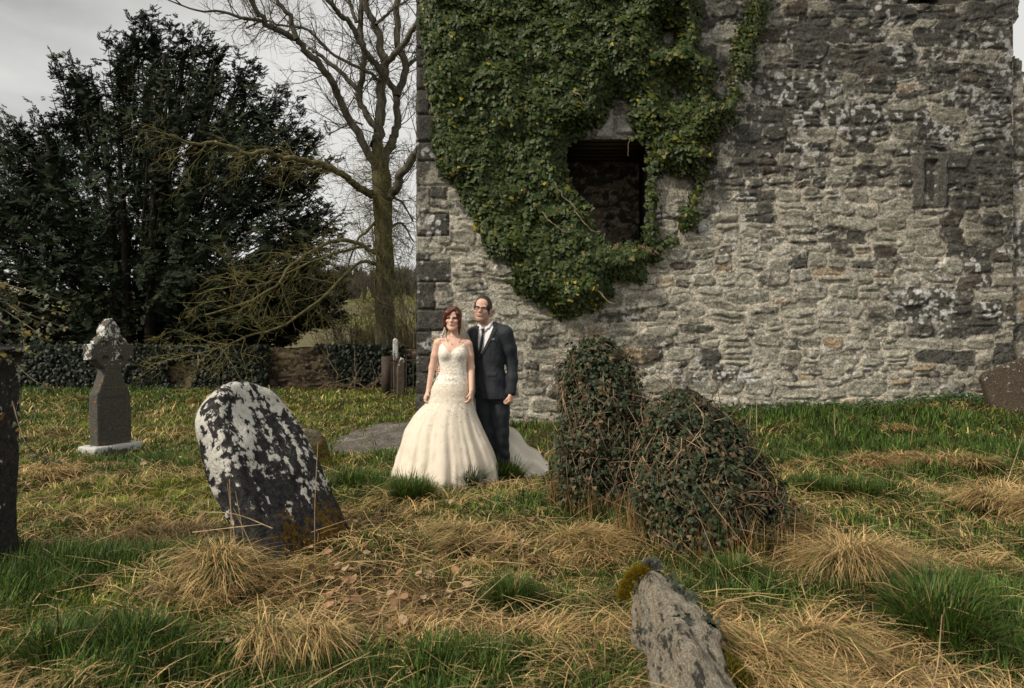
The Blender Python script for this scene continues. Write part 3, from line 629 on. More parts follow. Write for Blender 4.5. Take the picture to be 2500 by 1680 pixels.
# ivy and bits on the boundary wall
r = np.random.default_rng(51); n = 22000; x = r.uniform(-18.5, 1.0, n); z = r.uniform(-.05, 1.3, n)
mk = fbm(x*.75, z*1.5, 77, 3)+.16*ss(.95, 1.2, z)+.22*ss(-8.6, -10, x)*(1-ss(-8.2,-7.6,x))+.3*((x > -9.1) & (x < -6.95))-.2*((x > -6.9) & (x < -5.2))+.1*(x > -5.2)
kq = mk > .50; x, z = x[kq], z[kq]; n = len(x)
c = np.array([.008, .013, .006])*r.uniform(.5, 1.6, (n, 1))
wi = thing('wall_ivy', (-8, 19.9, 0), 'dark ivy patches creeping over the low boundary wall', 'ivy')
leaves('foliage', np.stack([x, 19.95-r.uniform(.02, .22, n), z], -1), np.stack([r.normal(0, .4, n), -np.ones(n), r.normal(.2, .4, n)], -1), r.uniform(.06, .12, n), c, M['ivy'], wi, seed=8)

# ------------------------------------------------------------------ gravestones
def stone_mat(name, stops, sc, moss_h=None, mossc=(.10, .075, .008), base=(.04, .038, .036), base2=(.09, .085, .075), lich=(.52, .50, .45), bump=.9, streak=(1, 1, 1), lich2=None, topw=0.0, topz=(0, 1)):
    m = NT(name); tcn = m.n('ShaderNodeTexCoord'); vec = tcn.outputs['Object']
    f1 = m.noise(sc, 7, .68, vec, streak); f2 = m.noise(sc*5, 5, .6, vec); f3 = m.noise(sc*.5, 3, .5, vec); f4 = m.noise(sc*14, 3, .6, vec)
    sep = m.n('ShaderNodeSeparateXYZ'); m.l(vec, sep.inputs[0])
    c = m.mix(m.ramp(f2, [(.35, 0.), (.7, 1.)]), base, base2)
    c = m.mix(1, c, m.ramp(f4, [(.3, .6), (.7, 1.4)]), 'MULTIPLY')
    lm = f1
    if topw: 
        mr = m.n('ShaderNodeMapRange'); m.l(sep.outputs['Z'], mr.inputs[0]); mr.inputs[1].default_value = topz[0]; mr.inputs[2].default_value = topz[1]; mr.inputs[3].default_value = -topw; mr.inputs[4].default_value = topw
        lm = m.math('ADD', lm, mr.outputs[0])
    lm = m.math('ADD', lm, m.math('MULTIPLY', m.math('SUBTRACT', f2, .5), .45))
    lmask = m.ramp(lm, [(stops[0], 0.), (stops[1], 1.)])
    lc = m.mix(m.ramp(f2, [(.35, 0.), (.7, 1.)]), tuple(a*.72 for a in lich), lich)
    c = m.mix(lmask, c, lc)
    if lich2:
        l2 = m.noise(sc*1.7, 3, .5, vec, (1.3, 1, .9)); c = m.mix(m.ramp(l2, [(.66, 0.), (.70, 1.)]), c, lich2)
    if moss_h:
        mr = m.n('ShaderNodeMapRange'); m.l(sep.outputs['Z'], mr.inputs[0]); mr.inputs[1].default_value = moss_h[0]; mr.inputs[2].default_value = moss_h[1]; mr.inputs[3].default_value = .30; mr.inputs[4].default_value = -.30
        mm = m.math('ADD', m.math('ADD', f3, mr.outputs[0]), m.math('MULTIPLY', m.math('SUBTRACT', f2, .5), .9))
        mcx = m.mix(m.ramp(f4, [(.35, 0.), (.65, 1.)]), tuple(a*.25 for a in mossc), mossc)
        c = m.mix(m.ramp(mm, [(.50, 0.), (.56, 1.)]), c, mcx)
    m.col(c); m.set(.92, .15); hb = m.math('ADD', m.math('ADD', f1, m.math('MULTIPLY', f2, .6)), m.math('MULTIPLY', f4, .3)); m.bump(hb, bump, .03); return m.m
def slab(name, outline, T, mat, parent=None, mtx=None, res=.02, rough=.012, bevel=.03, seed=0, front=None, cols=None, rfreq=4.0):
    """a stone plate: outline in (u,v) metres, thickness T (w from 0 front to T back), rounded rim, rough faces"""
    o = np.array(outline, float); u = np.arange(o[:, 0].min()-.02, o[:, 0].max()+.03, res); v = np.arange(o[:, 1].min()-.02, o[:, 1].max()+.03, res); w = np.arange(-.06, T+.061+res, res)
    U, V = np.meshgrid(u, v, indexing='ij'); d2 = sdpoly(U, V, outline)[..., None]; W = w[None, None]
    a = d2+bevel; b = np.abs(W-T/2)-T/2+bevel
    D = np.minimum(np.maximum(a, b), 0)+np.hypot(np.maximum(a, 0), np.maximum(b, 0))-bevel
    if front is not None: D = front(U[..., None], V[..., None], W, D)
    pts = np.stack(np.broadcast_arrays(U[..., None], V[..., None], W), -1).reshape(-1, 3)
    near = np.abs(D.ravel()) < .08; nz = np.zeros(D.size); nz[near] = fbm3(pts[near], rfreq, seed+3, 4)-.5; D = D+(nz*rough*2.4).reshape(D.shape)
    vv, ff = surfnet(D, (u[0], v[0], w[0]), res); vv = np.stack([vv[:, 0], vv[:, 2], vv[:, 1]], -1)  # (u, w, v): x width, y depth, z up
    ob = mesh_obj(name, vv, ff[:, ::-1], mat, None, None, True)
    if mtx is not None: ob.matrix_world = mtx
    if parent is not None:
        ob.parent = parent; ob.matrix_parent_inverse = Matrix.Identity(4)
        ob.matrix_local = Matrix.Translation(-Vector(parent.location)) @ mtx
    return ob
def surfnet(D, org, h):
    D = D.astype(np.float32); s = D < 0; nx, ny, nz = D.shape
    cnt = np.zeros((nx-1, ny-1, nz-1), np.int8)
    for a in (0, 1):
        for b in (0, 1):
            for c in (0, 1): cnt += s[a:nx-1+a, b:ny-1+b, c:nz-1+c]
    I = np.argwhere((cnt > 0) & (cnt < 8)); n = len(I); idx = np.full(cnt.shape, -1, np.int32); idx[I[:, 0], I[:, 1], I[:, 2]] = np.arange(n)
    C = {}
    for a in (0, 1):
        for b in (0, 1):
            for c in (0, 1): C[a, b, c] = D[I[:, 0]+a, I[:, 1]+b, I[:, 2]+c]
    acc = np.zeros((n, 3)); m = np.zeros(n)
    for ax in range(3):
        for p in (0, 1):
            for q in (0, 1):
                k0 = [p, q]; k0.insert(ax, 0); k1 = [p, q]; k1.insert(ax, 1); d0 = C[tuple(k0)]; d1 = C[tuple(k1)]; cr = (d0 < 0) != (d1 < 0)
                t = np.where(cr, d0/np.where(cr, d0-d1, 1), 0); e = np.zeros((n, 3)); e[:, :] = k0; e[:, ax] = t
                acc[cr] += e[cr]; m[cr] += 1
    v = (I+acc/m[:, None])*h+np.asarray(org); F_ = []
    for ax in range(3):
        sl0 = [slice(None)]*3; sl1 = [slice(None)]*3; sl0[ax] = slice(0, -1); sl1[ax] = slice(1, None)
        a = s[tuple(sl0)]; b = s[tuple(sl1)]; E = np.argwhere(a != b); o1, o2 = [(1, 2), (2, 0), (0, 1)][ax]
        E = E[(E[:, o1] > 0) & (E[:, o2] > 0) & (E[:, o1] < D.shape[o1]-1) & (E[:, o2] < D.shape[o2]-1)]
        def g(d1, d2):
            q = E.copy(); q[:, o1] += d1; q[:, o2] += d2; return idx[q[:, 0], q[:, 1], q[:, 2]]
        f = np.stack([g(-1, -1), g(0, -1), g(0, 0), g(-1, 0)], -1); ins = s[E[:, 0], E[:, 1], E[:, 2]]
        f = np.where(ins[:, None], f, f[:, ::-1]); F_.append(f[(f >= 0).all(1)])
    return v, np.concatenate(F_)
def mtx(loc, yaw=0, lean_back=0, lean_side=0): return Matrix.Translation(loc) @ Matrix.Rotation(R(yaw), 4, 'Z') @ Matrix.Rotation(-R(lean_back), 4, 'X') @ Matrix.Rotation(R(lean_side), 4, 'Y')
def arc(cx, cy, r, a0, a1, n=12): return [(cx+r*math.cos(R(a0+(a1-a0)*i/n)), cy+r*math.sin(R(a0+(a1-a0)*i/n))) for i in range(n+1)]

# Celtic cross headstone, standing on a plinth
cl = np.array([-4.76, 8.36, 0]); cl[2] = float(gz(cl[0], cl[1]))
M['cross_stone'] = stone_mat('cross_stone', (.60, .63), 8, base=(.055, .052, .044), base2=(.11, .10, .085), lich=(.62, .62, .58), topw=.11, topz=(.55, 1.5), lich2=(.20, .10, .03), bump=.5)
cross = thing('celtic_cross_headstone', cl, 'grey Celtic cross headstone with ring head and white lichen, left of the leaning stone', 'gravestone')
sh = [(-.22, .0), (.22, .0), (.215, .64), (.175, .70), (.125, .84), (.105, .90)] + arc(0, 1.14, .225, -62, -25, 5) + [(.275, 1.045), (.275, 1.235), (.20, 1.235)] + arc(0, 1.14, .225, 27, 62, 5) + [(.105, 1.42), (.0, 1.55), (-.105, 1.42)] + arc(0, 1.14, .225, 118, 153, 5) + [(-.20, 1.235), (-.275, 1.235), (-.275, 1.045)] + arc(0, 1.14, .225, 205, 242, 5) + [(-.105, .90), (-.125, .84), (-.175, .70), (-.215, .64)]
def carve(U, V, W, D):
    e = 0
    for a in (45, 135, 225, 315):
        hx, hz = .135*math.cos(R(a)), 1.14+.135*math.sin(R(a)); e = np.maximum(e, .035*ss(.05, .035, np.hypot(U-hx, V-hz)))
    e = np.maximum(e, .008*ss(0, .01, .17-np.abs(U))*ss(0, .01, .60-V)*ss(0, .01, V-.05)); boss = -.02*ss(.05, .03, np.hypot(U, V-1.05))
    return np.maximum(D, -(W-e)) if False else np.maximum(D, (e-W)*.9+boss*0)
CY = 66
slab('shaft_and_ring', sh, .15, M['cross_stone'], cross, mtx(cl+np.array([0, 0, .08]), CY, 2), res=.0115, rough=.003, bevel=.008, front=carve)
slab('plinth', [(-.31, -.12), (.31, -.12), (.31, .11), (-.31, .11)], .32, stone_mat('plinth_stone', (.50, .55), 8, base=(.07, .065, .055), base2=(.13, .12, .10), lich=(.55, .55, .51), topw=.16, topz=(.0, .1), bump=.6), cross, mtx(cl+np.array([-math.sin(R(CY))*-.0+.08*math.sin(R(CY)), -.08*math.cos(R(CY)), .0]), CY), res=.018, rough=.006, bevel=.012)

# big leaning lichen stone
tl = np.array([-1.10, 4.30, -.16])
M['lichen_stone'] = stone_mat('lichen_stone', (.545, .575), 4.2, moss_h=(-.05, .85), mossc=(.125, .072, .012), base=(.014, .014, .015), base2=(.05, .047, .045), lich=(.56, .54, .48), topw=.075, topz=(.25, 1.25), streak=(1.7, 1.5, 1.0))
o = slab('leaning_headstone', [(-.33, -.14), (.35, -.14), (.38, .3), (.39, .62), (.375, .98)]+arc(0, 1.11, .36, 4, 176, 14)+[(-.39, .95), (-.40, .5), (-.37, .2)], .24, M['lichen_stone'], None, mtx(tl, 66, 33, 2), res=.02, rough=.022, bevel=.06, seed=4, rfreq=5)
tag(o, 'big round-topped headstone leaning back, black stone with white lichen and golden moss', 'gravestone')
# small stone behind it
sl_ = GP(765, 1136); M['small_stone'] = stone_mat('small_stone', (.62, .70), 6, moss_h=(.0, .5), mossc=(.13, .10, .02), base=(.10, .085, .06), base2=(.19, .165, .125), lich=(.35, .33, .28))
o = slab('small_headstone', [(-.17, -.1), (.24, -.1), (.20, .12), (.13, .28), (.04, .36), (-.09, .37), (-.17, .30)], .14, M['small_stone'], None, mtx(sl_+np.array([-.02, 0, 0]), 25, 4, 4), res=.016, rough=.02, bevel=.05, seed=9)
tag(o, 'low brown rounded gravestone just behind the big leaning headstone', 'gravestone')
# pale flat stone sticking out of the grass in the foreground
M['pale_stone'] = stone_mat('pale_stone', (.52, .60), 9, base=(.22, .19, .14), base2=(.40, .355, .28), lich=(.055, .055, .045), streak=(2.2, 2.2, .8), bump=1.5)
A_ = P(1556, 1400, 3.05); B_ = P(1690, 1770, 2.15); ax_ = Vector(A_-B_); Ln = ax_.length
fs = thing('fallen_gravestone', B_, 'pale grey flaking stone slab poking out of the grass in the foreground', 'gravestone')
zax = ax_.normalized(); yax = Vector((.80, .55, -.35)); yax = (yax-yax.dot(zax)*zax).normalized(); xax = yax.cross(zax)
mm = Matrix((xax, yax, zax)).transposed().to_4x4(); mm.translation = Vector(B_)-yax*.02
slab('slab', [(-.11, -.35), (.10, -.35), (.115, .0), (.11, Ln*.4), (.12, Ln*.62), (.09, Ln*.84), (.05, Ln*1.0), (-.05, Ln*.99), (-.08, Ln*.90), (-.125, Ln*.72), (-.105, Ln*.4)], .20, M['pale_stone'], fs, mm, res=.011, rough=.040, bevel=.035, seed=14, rfreq=7)
def tufts(name, pos, nrm, L, cols, mat, parent, seed=0, w=.35):
    return leaves(name, pos, nrm, L, cols, mat, parent, down=nrm+0, shape=np.array([[-w/2, 0, 0], [w/2, 0, 0], [0, 1, .1]]), faces=np.array([[0, 1, 2]]), seed=seed, roll=.7)
r = np.random.default_rng(6)
def moss_cushion(name, center, rad, n, parent, c0=(.23, .17, .008), seed=0, L=.018):
    r = np.random.default_rng(seed); d = r.normal(0, 1, (n, 3)); d /= np.linalg.norm(d, axis=1)[:, None]; d[:, 2] = np.abs(d[:, 2])
    ps = np.asarray(center)+d*np.asarray(rad)*(1+.12*r.normal(size=(n, 1))); nm = d/np.asarray(rad)
    nm = nm/np.linalg.norm(nm, axis=1)[:, None]; s_ = np.cross(nm, r.normal(0, 1, (n, 3))); return leaves(name, ps, s_, L, np.array(c0)*r.uniform(.3, 1.4, (n, 1)), M['dead'], parent, down=nm, shape=np.array([[-.16, -.3, 0], [.16, -.3, 0], [0, 1, .1]]), faces=np.array([[0, 1, 2]]), roll=.35)
for q_, (mx_, my_) in enumerate(((1512, 1446), (1519, 1424), (1530, 1404), (1546, 1391), (1562, 1385))): moss_cushion('moss', P(mx_+10, my_+10, 2.98), (.022, .045, .024), 1300, fs, (.20, .14, .010), 20+q_, .010)
moss_cushion('moss', P(1766, 1640, 2.45), (.06, .13, .035), 3500, fs, (.10, .085, .012), 3)
moss_cushion('lichen', P(1590, 1383, 3.0), (.035, .04, .02), 700, fs, (.13, .14, .12), 4)
n = 130; t = r.random(n); ps = np.array([P(1570+110*q, 1400+125*q, 3.0-.4*q) for q in t])+r.normal(0, .018, (n, 3))+np.array([.08, -.02, .0])
leaves('ivy_sprig', ps, np.stack([r.normal(0, .4, n), -np.ones(n), r.normal(.8, .4, n)], -1), r.uniform(.012, .03, n), np.array([.025, .032, .02])*r.uniform(.5, 1.6, (n, 1)), M['ivy'], fs, seed=3)
n = 34; t = r.random(n); ps = np.array([P(1565+110*q, 1525+20*math.sin(q*5), 2.72-.1*q) for q in t])+r.normal(0, .012, (n, 3))
leaves('ivy_sprig', ps+np.array([0, -.06, .02]), np.stack([r.normal(0, .4, n), -np.ones(n), r.normal(.8, .4, n)], -1), r.uniform(.016, .03, n), np.array([.015, .022, .012])*r.uniform(.5, 1.6, (n, 1)), M['ivy'], fs, seed=5)

# slab leaning on the tower at the right edge
M['slab_stone'] = stone_mat('slab_stone', (.60, .64), 9, base=(.045, .035, .026), base2=(.10, .078, .055), lich=(.50, .48, .43), topw=.05, topz=(.2, .9))
o = slab('leaning_slab', [(-.05, -.15), (.75, -.25), (.95, .55), (.42, .80), (-.12, .58), (-.20, .50)], .14, M['slab_stone'], None, mtx((6.72, 9.55, .36), -8, 14, 0), res=.02, rough=.015, bevel=.03, seed=15)
tag(o, 'brown broken grave slab speckled with lichen leaning on the tower at the right edge', 'gravestone')

# ivy-grown cross headstone at the left edge
le = np.array([-3.085, 3.85, -.05]); M['dark_stone'] = stone_mat('dark_stone', (.61, .64), 6, base=(.018, .018, .018), base2=(.05, .045, .04), lich=(.45, .45, .42), lich2=(.20, .09, .02), topw=.05, topz=(0, 1.5))
lc = thing('ivy_grown_headstone', le, 'dark ivy-grown headstone cut off by the left edge of the picture', 'gravestone')
slab('stone', [(-.42, 0), (.235, 0), (.225, 1.22), (.225, 1.29), (.30, 1.30), (.30, 1.335), (.12, 1.34), (.13, 1.52), (.05, 1.66), (-.25, 1.66), (-.33, 1.52), (-.32, 1.34), (-.5, 1.335), (-.5, 1.3), (-.42, 1.29)], .22, M['dark_stone'], lc, mtx(le, 6, 0), res=.02, rough=.02, bevel=.03, seed=19)
r = np.random.default_rng(19); n = 1500; u = r.uniform(-.42, .26, n); v = r.uniform(-.02, 1.3, n); kq = fbm(u*6, v*4, 4, 2)+.25*(u > .1)*(v < .8) > .45; u, v = u[kq], v[kq]; n = len(u)
leaves('ivy', np.stack([le[0]+u, le[1]-r.uniform(.02, .09, n)-.02*(u>.2), le[2]+v], -1), np.stack([r.normal(.1, .4, n), -np.ones(n), r.normal(.2, .4, n)], -1), r.uniform(.025, .05, n), np.array([.014, .024, .014])*r.uniform(.5, 1.6, (n, 1)), M['ivy'], lc, seed=10)
ac = Acc(); lp = []; sprays = [[(-40, 670), (0, 690), (90, 715), (166, 738)], [(-40, 700), (0, 720), (80, 748), (160, 766)], [(-30, 730), (20, 742), (90, 775), (160, 800)], [(20, 745), (80, 780), (140, 805)], [(-30, 770), (20, 790), (80, 820), (130, 835)], [(-20, 740), (30, 770), (100, 818)], [(0, 850), (40, 890), (85, 930), (125, 945)], [(10, 830), (50, 850), (95, 868)], [(30, 980), (60, 1075), (100, 1115), (160, 1135)], [(-30, 700), (10, 700), (40, 712)], [(-30, 680), (20, 720), (50, 790), (60, 850)]]
for L in sprays:
    pp = smooth_path(np.array([P(a, b, 3.75+.1*r.normal()-.0) for a, b in L]), 6); tube(ac, pp, np.linspace(.004, .0015, len(pp)), 4, (.14, .11, .07))
    for q in range(int(len(pp)*2.2)): lp.append(pp[r.integers(0, len(pp))]+r.normal(0, .010, 3)) if r.random() < .55 else None
ac.build('trailing_stem', M['bark'], lc); lp = np.array(lp); n = len(lp); c = np.array([.04, .05, .02])*r.uniform(.5, 1.5, (n, 1)); c[r.random(n) < .2] = [.14, .10, .015]
leaves('trailing_leaves', lp, np.stack([r.normal(.1, .5, n), -np.ones(n), r.normal(.6, .5, n)], -1), r.uniform(.015, .032, n), c, M['ivy'], lc, seed=11)

# mossy stumps of stone in the far grass, post and railings by the boundary wall
for (px, py, s_, lab, c_) in ((400, 976, .11, 'small dark stone stump in the far grass right of the Celtic cross', (.02, .02, .018)), (466, 986, .14, 'small stone with golden moss in the far grass beside the leaning headstone', (.12, .09, .012))):
    g = GP(px, py+6); o = slab('grass_stone', [(-s_, -.1), (s_, -.1), (s_*.9, s_*.9), (s_*.2, s_*1.5), (-s_*.8, s_)], .15, simple('stone_'+lab[6:10].strip(), c_, .9, var=.6, sc=20), None, mtx(g, 20), res=.02, rough=.03, bevel=.05, seed=int(px)); tag(o, lab, 'stone')
M['post_stone'] = stone_mat('post_stone', (.60, .66), 9, base=(.06, .05, .038), base2=(.12, .10, .075), lich=(.62, .62, .58), topw=.22, topz=(.4, 1.15))
g = np.array([(978-1250)/F*16.8, 16.8, 0]); o = slab('stone_post', [(-.09, -.1), (.12, -.1), (.11, .75), (.09, .95), (.0, 1.0), (-.04, .86), (-.08, .7)], .2, M['post_stone'], None, mtx(g, 12), res=.02, rough=.02, bevel=.008, seed=33); tag(o, 'short stone post with a white lichened top in front of the iron railing', 'post')
g = np.array([(966-1250)/F*18.6, 18.6, 0]); o = slab('stone_post', [(-.07, -.1), (.07, -.1), (.065, 1.40), (.0, 1.46), (-.07, 1.42)], .16, M['post_stone'], None, mtx(g, 12), res=.03, rough=.02, bevel=.02, seed=34); tag(o, 'slender taller stone post behind the railing close to the trunk', 'post')
M['iron'] = simple('rusty_iron', (.055, .038, .028), .8, var=.5)
rl = thing('iron_railing', (-2.6, 17.2, 0), 'rusty iron railing around a plot beside the left corner of the tower', 'railing')
def bars(x0, y0, x1, y1, n):
    for q in range(n):
        x_ = x0+(x1-x0)*q/(n-1); y_ = y0+(y1-y0)*q/(n-1); g_ = float(gz(x_, y_)); ac = Acc(); tube(ac, [(x_, y_, g_-.05), (x_, y_, g_+.95), (x_, y_, g_+1.02)], [.014, .014, .003], 5); ac.build('bar', M['iron'], rl)
    ac = Acc()
    for hz in (.2, .88): tube(ac, [(x0, y0, float(gz(x0, y0))+hz), (x1, y1, float(gz(x1, y1))+hz)], .014, 5)
    ac.build('rail', M['iron'], rl)
bars(-3.15, 17.3, -1.4, 17.3, 11); bars(-3.15, 17.3, -2.95, 18.9, 7)
ac = Acc(); v, f = box_arr(-3.24, -3.02, 17.25, 17.35, -.1, .99); ac.add(v, f); ac.build('gate_post', M['iron'], rl)
# fallen twiggy branch at the foot of the boundary wall
ac = Acc(); rg = np.random.default_rng(77); b = P(835, 950, 18.6); b[2] = .1
for q in range(16): grow(ac, b+np.array([rg.uniform(-.9, .9), rg.uniform(-.3, .3), 0]), np.array([rg.normal(0, 1), rg.normal(0, .4), .45]), rg.uniform(.5, 1.3), .016, 1, rg, .2, (.17, .13, .08), 0, 4, .6)
tag(ac.build('fallen_branch', M['bark']), 'pile of fallen bare branches on the grass at the foot of the boundary wall', 'branch')
# ------------------------------------------------------------------ people
def smin(a, b, k): h = np.clip(.5+.5*(b-a)/k, 0, 1); return b*(1-h)+a*h-k*h*(1-h)
class Body:
    """signed distance grid; every primitive is evaluated only inside its own window"""
    def __init__(s, lo, hi, h):
        s.h = h; s.lo = np.array(lo, float); n = np.ceil((np.array(hi)-s.lo)/h).astype(int)+1; s.ax = [s.lo[i]+np.arange(n[i])*h for i in range(3)]; s.D = np.full(n, .2, np.float32)
    def win(s, lo, hi):
        sl = []
        for i in range(3): a = max(0, int((lo[i]-s.lo[i])/s.h)); b = min(s.D.shape[i], int((hi[i]-s.lo[i])/s.h)+2); sl.append(slice(a, max(a, b)))
        g = [s.ax[0][sl[0]][:, None, None], s.ax[1][sl[1]][None, :, None], s.ax[2][sl[2]][None, None, :]]; return tuple(sl), g
    def op(s, lo, hi, fn, k=.01, mode='add'):
        sl, g = s.win(lo, hi)
        if 0 in s.D[sl].shape: return
        d = fn(*g); a = s.D[sl]
        s.D[sl] = smin(a, d, k) if mode == 'add' else (-smin(-a, d, k) if mode == 'sub' else np.maximum(a, d))
    def cone(s, a, b, ra, rb, k=.01, mode='add', m=.06):
        a = np.array(a, float); b = np.array(b, float); lo = np.minimum(a, b)-max(ra, rb)-m; hi = np.maximum(a, b)+max(ra, rb)+m; ab = b-a; L2 = ab@ab+1e-12
        def fn(x, y, z):
            t = np.clip(((x-a[0])*ab[0]+(y-a[1])*ab[1]+(z-a[2])*ab[2])/L2, 0, 1); return np.sqrt((x-a[0]-t*ab[0])**2+(y-a[1]-t*ab[1])**2+(z-a[2]-t*ab[2])**2)-(ra+(rb-ra)*t)
        s.op(lo, hi, fn, k, mode)
    def chain(s, pts, rad, k=.012):
        for i in range(len(pts)-1): s.cone(pts[i], pts[i+1], rad[i], rad[i+1], k)
    def ell(s, c, rr, M3=None, k=.01, mode='add', m=.05):
        c = np.array(c, float); rr = np.array(rr, float); M3 = np.eye(3) if M3 is None else M3; R_ = rr.max()+m
        def fn(x, y, z):
            x, y, z = x-c[0], y-c[1], z-c[2]; u = M3[0, 0]*x+M3[1, 0]*y+M3[2, 0]*z; v = M3[0, 1]*x+M3[1, 1]*y+M3[2, 1]*z; w = M3[0, 2]*x+M3[1, 2]*y+M3[2, 2]*z
            k0 = np.sqrt((u/rr[0])**2+(v/rr[1])**2+(w/rr[2])**2); k1 = np.sqrt((u/rr[0]**2)**2+(v/rr[1]**2)**2+(w/rr[2]**2)**2)+1e-9; return k0*(k0-1)/k1
        s.op(c-R_, c+R_, fn, k, mode)
    def loft(s, rows, yaw=0, off=0.0, k=.02, z0=None, z1=None, fold=None, mode='add'):
        rw = np.array(sorted(rows)); z = rw[:, 0]; z0 = z[0] if z0 is None else z0; z1 = z[-1] if z1 is None else z1; mxr = rw[:, 3:5].max()+.08
        zz = np.linspace(z[0], z[-1], 200); C = [np.convolve(np.pad(np.interp(zz, z, rw[:, i]), 6, 'edge'), np.ones(13)/13, 'valid') for i in range(1, 5)]
        def fn(x, y, zg):
            cx, cy, a, b = [np.interp(zg, zz, c) for c in C]; a = a+off; b = b+off; X = x-cx; Y = y-cy; ca, sa = math.cos(R(yaw)), math.sin(R(yaw)); u = X*ca+Y*sa; v = -X*sa+Y*ca
            if fold is not None: dd = fold(u, v, zg)
            else: dd = 0
            q = (np.abs(u/a)**2.3+np.abs(v/b)**2.3)**(1/2.3); d = (q-1)*np.minimum(a, b)+dd; return np.maximum(np.maximum(d, z0-zg), zg-z1)
        lo = [rw[:, 1].min()-mxr, rw[:, 2].min()-mxr, z0-.05]; hi = [rw[:, 1].max()+mxr, rw[:, 2].max()+mxr, z1+.05]; s.op(lo, hi, fn, k, mode)
    def mesh(s, name, mat, parent, cf=None):
        v, f = surfnet(s.D, s.lo, s.h); return mesh_obj(name, v, f, mat, parent, cf(v) if cf else None, True)
def headM(yaw, roll, pitch): return np.array((Matrix.Rotation(R(yaw), 3, 'Z') @ Matrix.Rotation(R(roll), 3, 'Y') @ Matrix.Rotation(R(pitch), 3, 'X')))
class Head:
    def __init__(s, c, scale, yaw, roll, pitch): s.c = np.array(c, float); s.s = scale; s.M = headM(yaw, roll, pitch)
    def w(s, p): return s.c+s.M@(np.array(p, float)*s.s)
    def build(s, B_, fem=False):
        E = lambda c, r, k=.01, mode='add': B_.ell(s.w(c), np.array(r)*s.s, s.M, k, mode)
        Cn = lambda a, b, ra, rb, k=.008, mode='add': B_.cone(s.w(a), s.w(b), ra*s.s, rb*s.s, k, mode)
        E((0, .018, .032), (.074, .094, .086)); jw = .058 if fem else .063
        E((0, -.022, -.032), (jw, .066, .078), .02); Cn((-.018, -.060, -.092), (.018, -.060, -.092), .019, .019, .02)
        E((0, -.050, .055), (.055, .035, .05), .02)
        Cn((-.045, -.035, -.07), (0, -.058, -.095), .016, .02, .02); Cn((.045, -.035, -.07), (0, -.058, -.095), .016, .02, .02)
        E((-.043, -.058, -.018), (.020, .020, .018), .015); E((.043, -.058, -.018), (.020, .020, .018), .015)   # cheekbones
        Cn((-.036, -.074, .026), (.036, -.074, .026), .012, .012, .01)
        for q in (-1, 1): E((q*.031, -.097, .006), (.017, .014, .011), .008, 'sub')
        Cn((0, -.088, .014), (0, -.106, -.020), .007, .0105, .008); Cn((-.010, -.095, -.026), (.010, -.095, -.026), .0075, .0075, .005)
        Cn((-.016, -.0845, -.050), (.016, -.0845, -.050), .0065, .0065, .005); Cn((-.014, -.083, -.061), (.014, -.083, -.061), .0072, .0072, .005)
        for q in (-1, 1): E((q*.077, .008, -.002), (.009, .019, .031), .005); Cn((q*.020, -.09, .0), (q*.042, -.08, .0), .004, .003, .004) if False else None
    def sf(s, B_, x, z, off):
        for y in np.arange(-.135, .0, .0008):
            q = s.w((x, y, z)); ix = ((q-B_.lo)/B_.h); i0 = np.floor(ix).astype(int); f = ix-i0; D = B_.D[i0[0]:i0[0]+2, i0[1]:i0[1]+2, i0[2]:i0[2]+2]
            d = (((D[0]*(1-f[0])+D[1]*f[0])[0]*(1-f[1])+(D[0]*(1-f[0])+D[1]*f[0])[1]*f[1])*np.array([1-f[2], f[2]])).sum()
            if d < off*s.s: return q
        return s.w((x, -.09, z))
    def parts(s, B_, parent, iris, browc, lipc, brow_w=.0042):
        S = lambda x, z, o=.0005: s.sf(B_, x, z, o)
        r = []
        for q in (-1, 1):
            ac = Acc(); c0 = S(q*.031, .0045); inw = s.M@np.array([0, 1, 0])*s.s; sphere(ac, c0+inw*.0098, .0122*s.s, 12); e = ac.build('eye', M['eyewhite'], parent, True)
            ac = Acc(); sphere(ac, c0+inw*.0024, .0060*s.s, 8); ac.build('iris', iris, parent, True)
            ac = Acc(); pts = [S(q*.015, .0185), S(q*.024, .0225), S(q*.036, .0235), S(q*.049, .0180)]; tube(ac, smooth_path(pts, 4), np.linspace(1.0, .35, 13)*brow_w*s.s, 6, (0, 0, 0)); ac.build('eyebrow', browc, parent, True)
            ac = Acc(); pts = [S(q*.018, .0045, .001), S(q*.025, .0095, .0022), S(q*.037, .0098, .0022), S(q*.046, .0058, .001)]; tube(ac, smooth_path(pts, 4), .0026*s.s, 5, (0, 0, 0)); ac.build('eyelashes', browc, parent, True)
        ac = Acc()
        tube(ac, smooth_path([S(-.0215, -.0545, 0), S(-.008, -.0505, -.001), S(0, -.0520, -.001), S(.008, -.0505, -.001), S(.0215, -.0545, 0)], 3), np.array([.2, .5, .8, .95, 1, 1, .9, 1, 1, .95, .8, .5, .2])*.0032*s.s, 6)
        tube(ac, smooth_path([S(-.019, -.0560, 0), S(0, -.0600, -.001), S(.019, -.0560, 0)], 5), np.array([.2, .5, .8, .95, 1, 1, 1, .95, .8, .5, .2])*.0040*s.s, 6); ac.build('lips', lipc, parent, True)
def sphere(ac, c, r_, n=10):
    a = np.linspace(0, PI, n+1); b = np.arange(2*n)/n*PI; A, B_ = np.meshgrid(a, b, indexing='ij'); v = np.stack([np.sin(A)*np.cos(B_), np.sin(A)*np.sin(B_), np.cos(A)], -1).reshape(-1, 3)*r_+c
    m_ = 2*n; i = np.arange(n)[:, None]*m_; j = np.arange(m_)[None]; k_ = (j+1) % m_; ac.add(v, np.stack([i+j, i+m_+j, i+m_+k_, i+k_], -1).reshape(-1, 4))
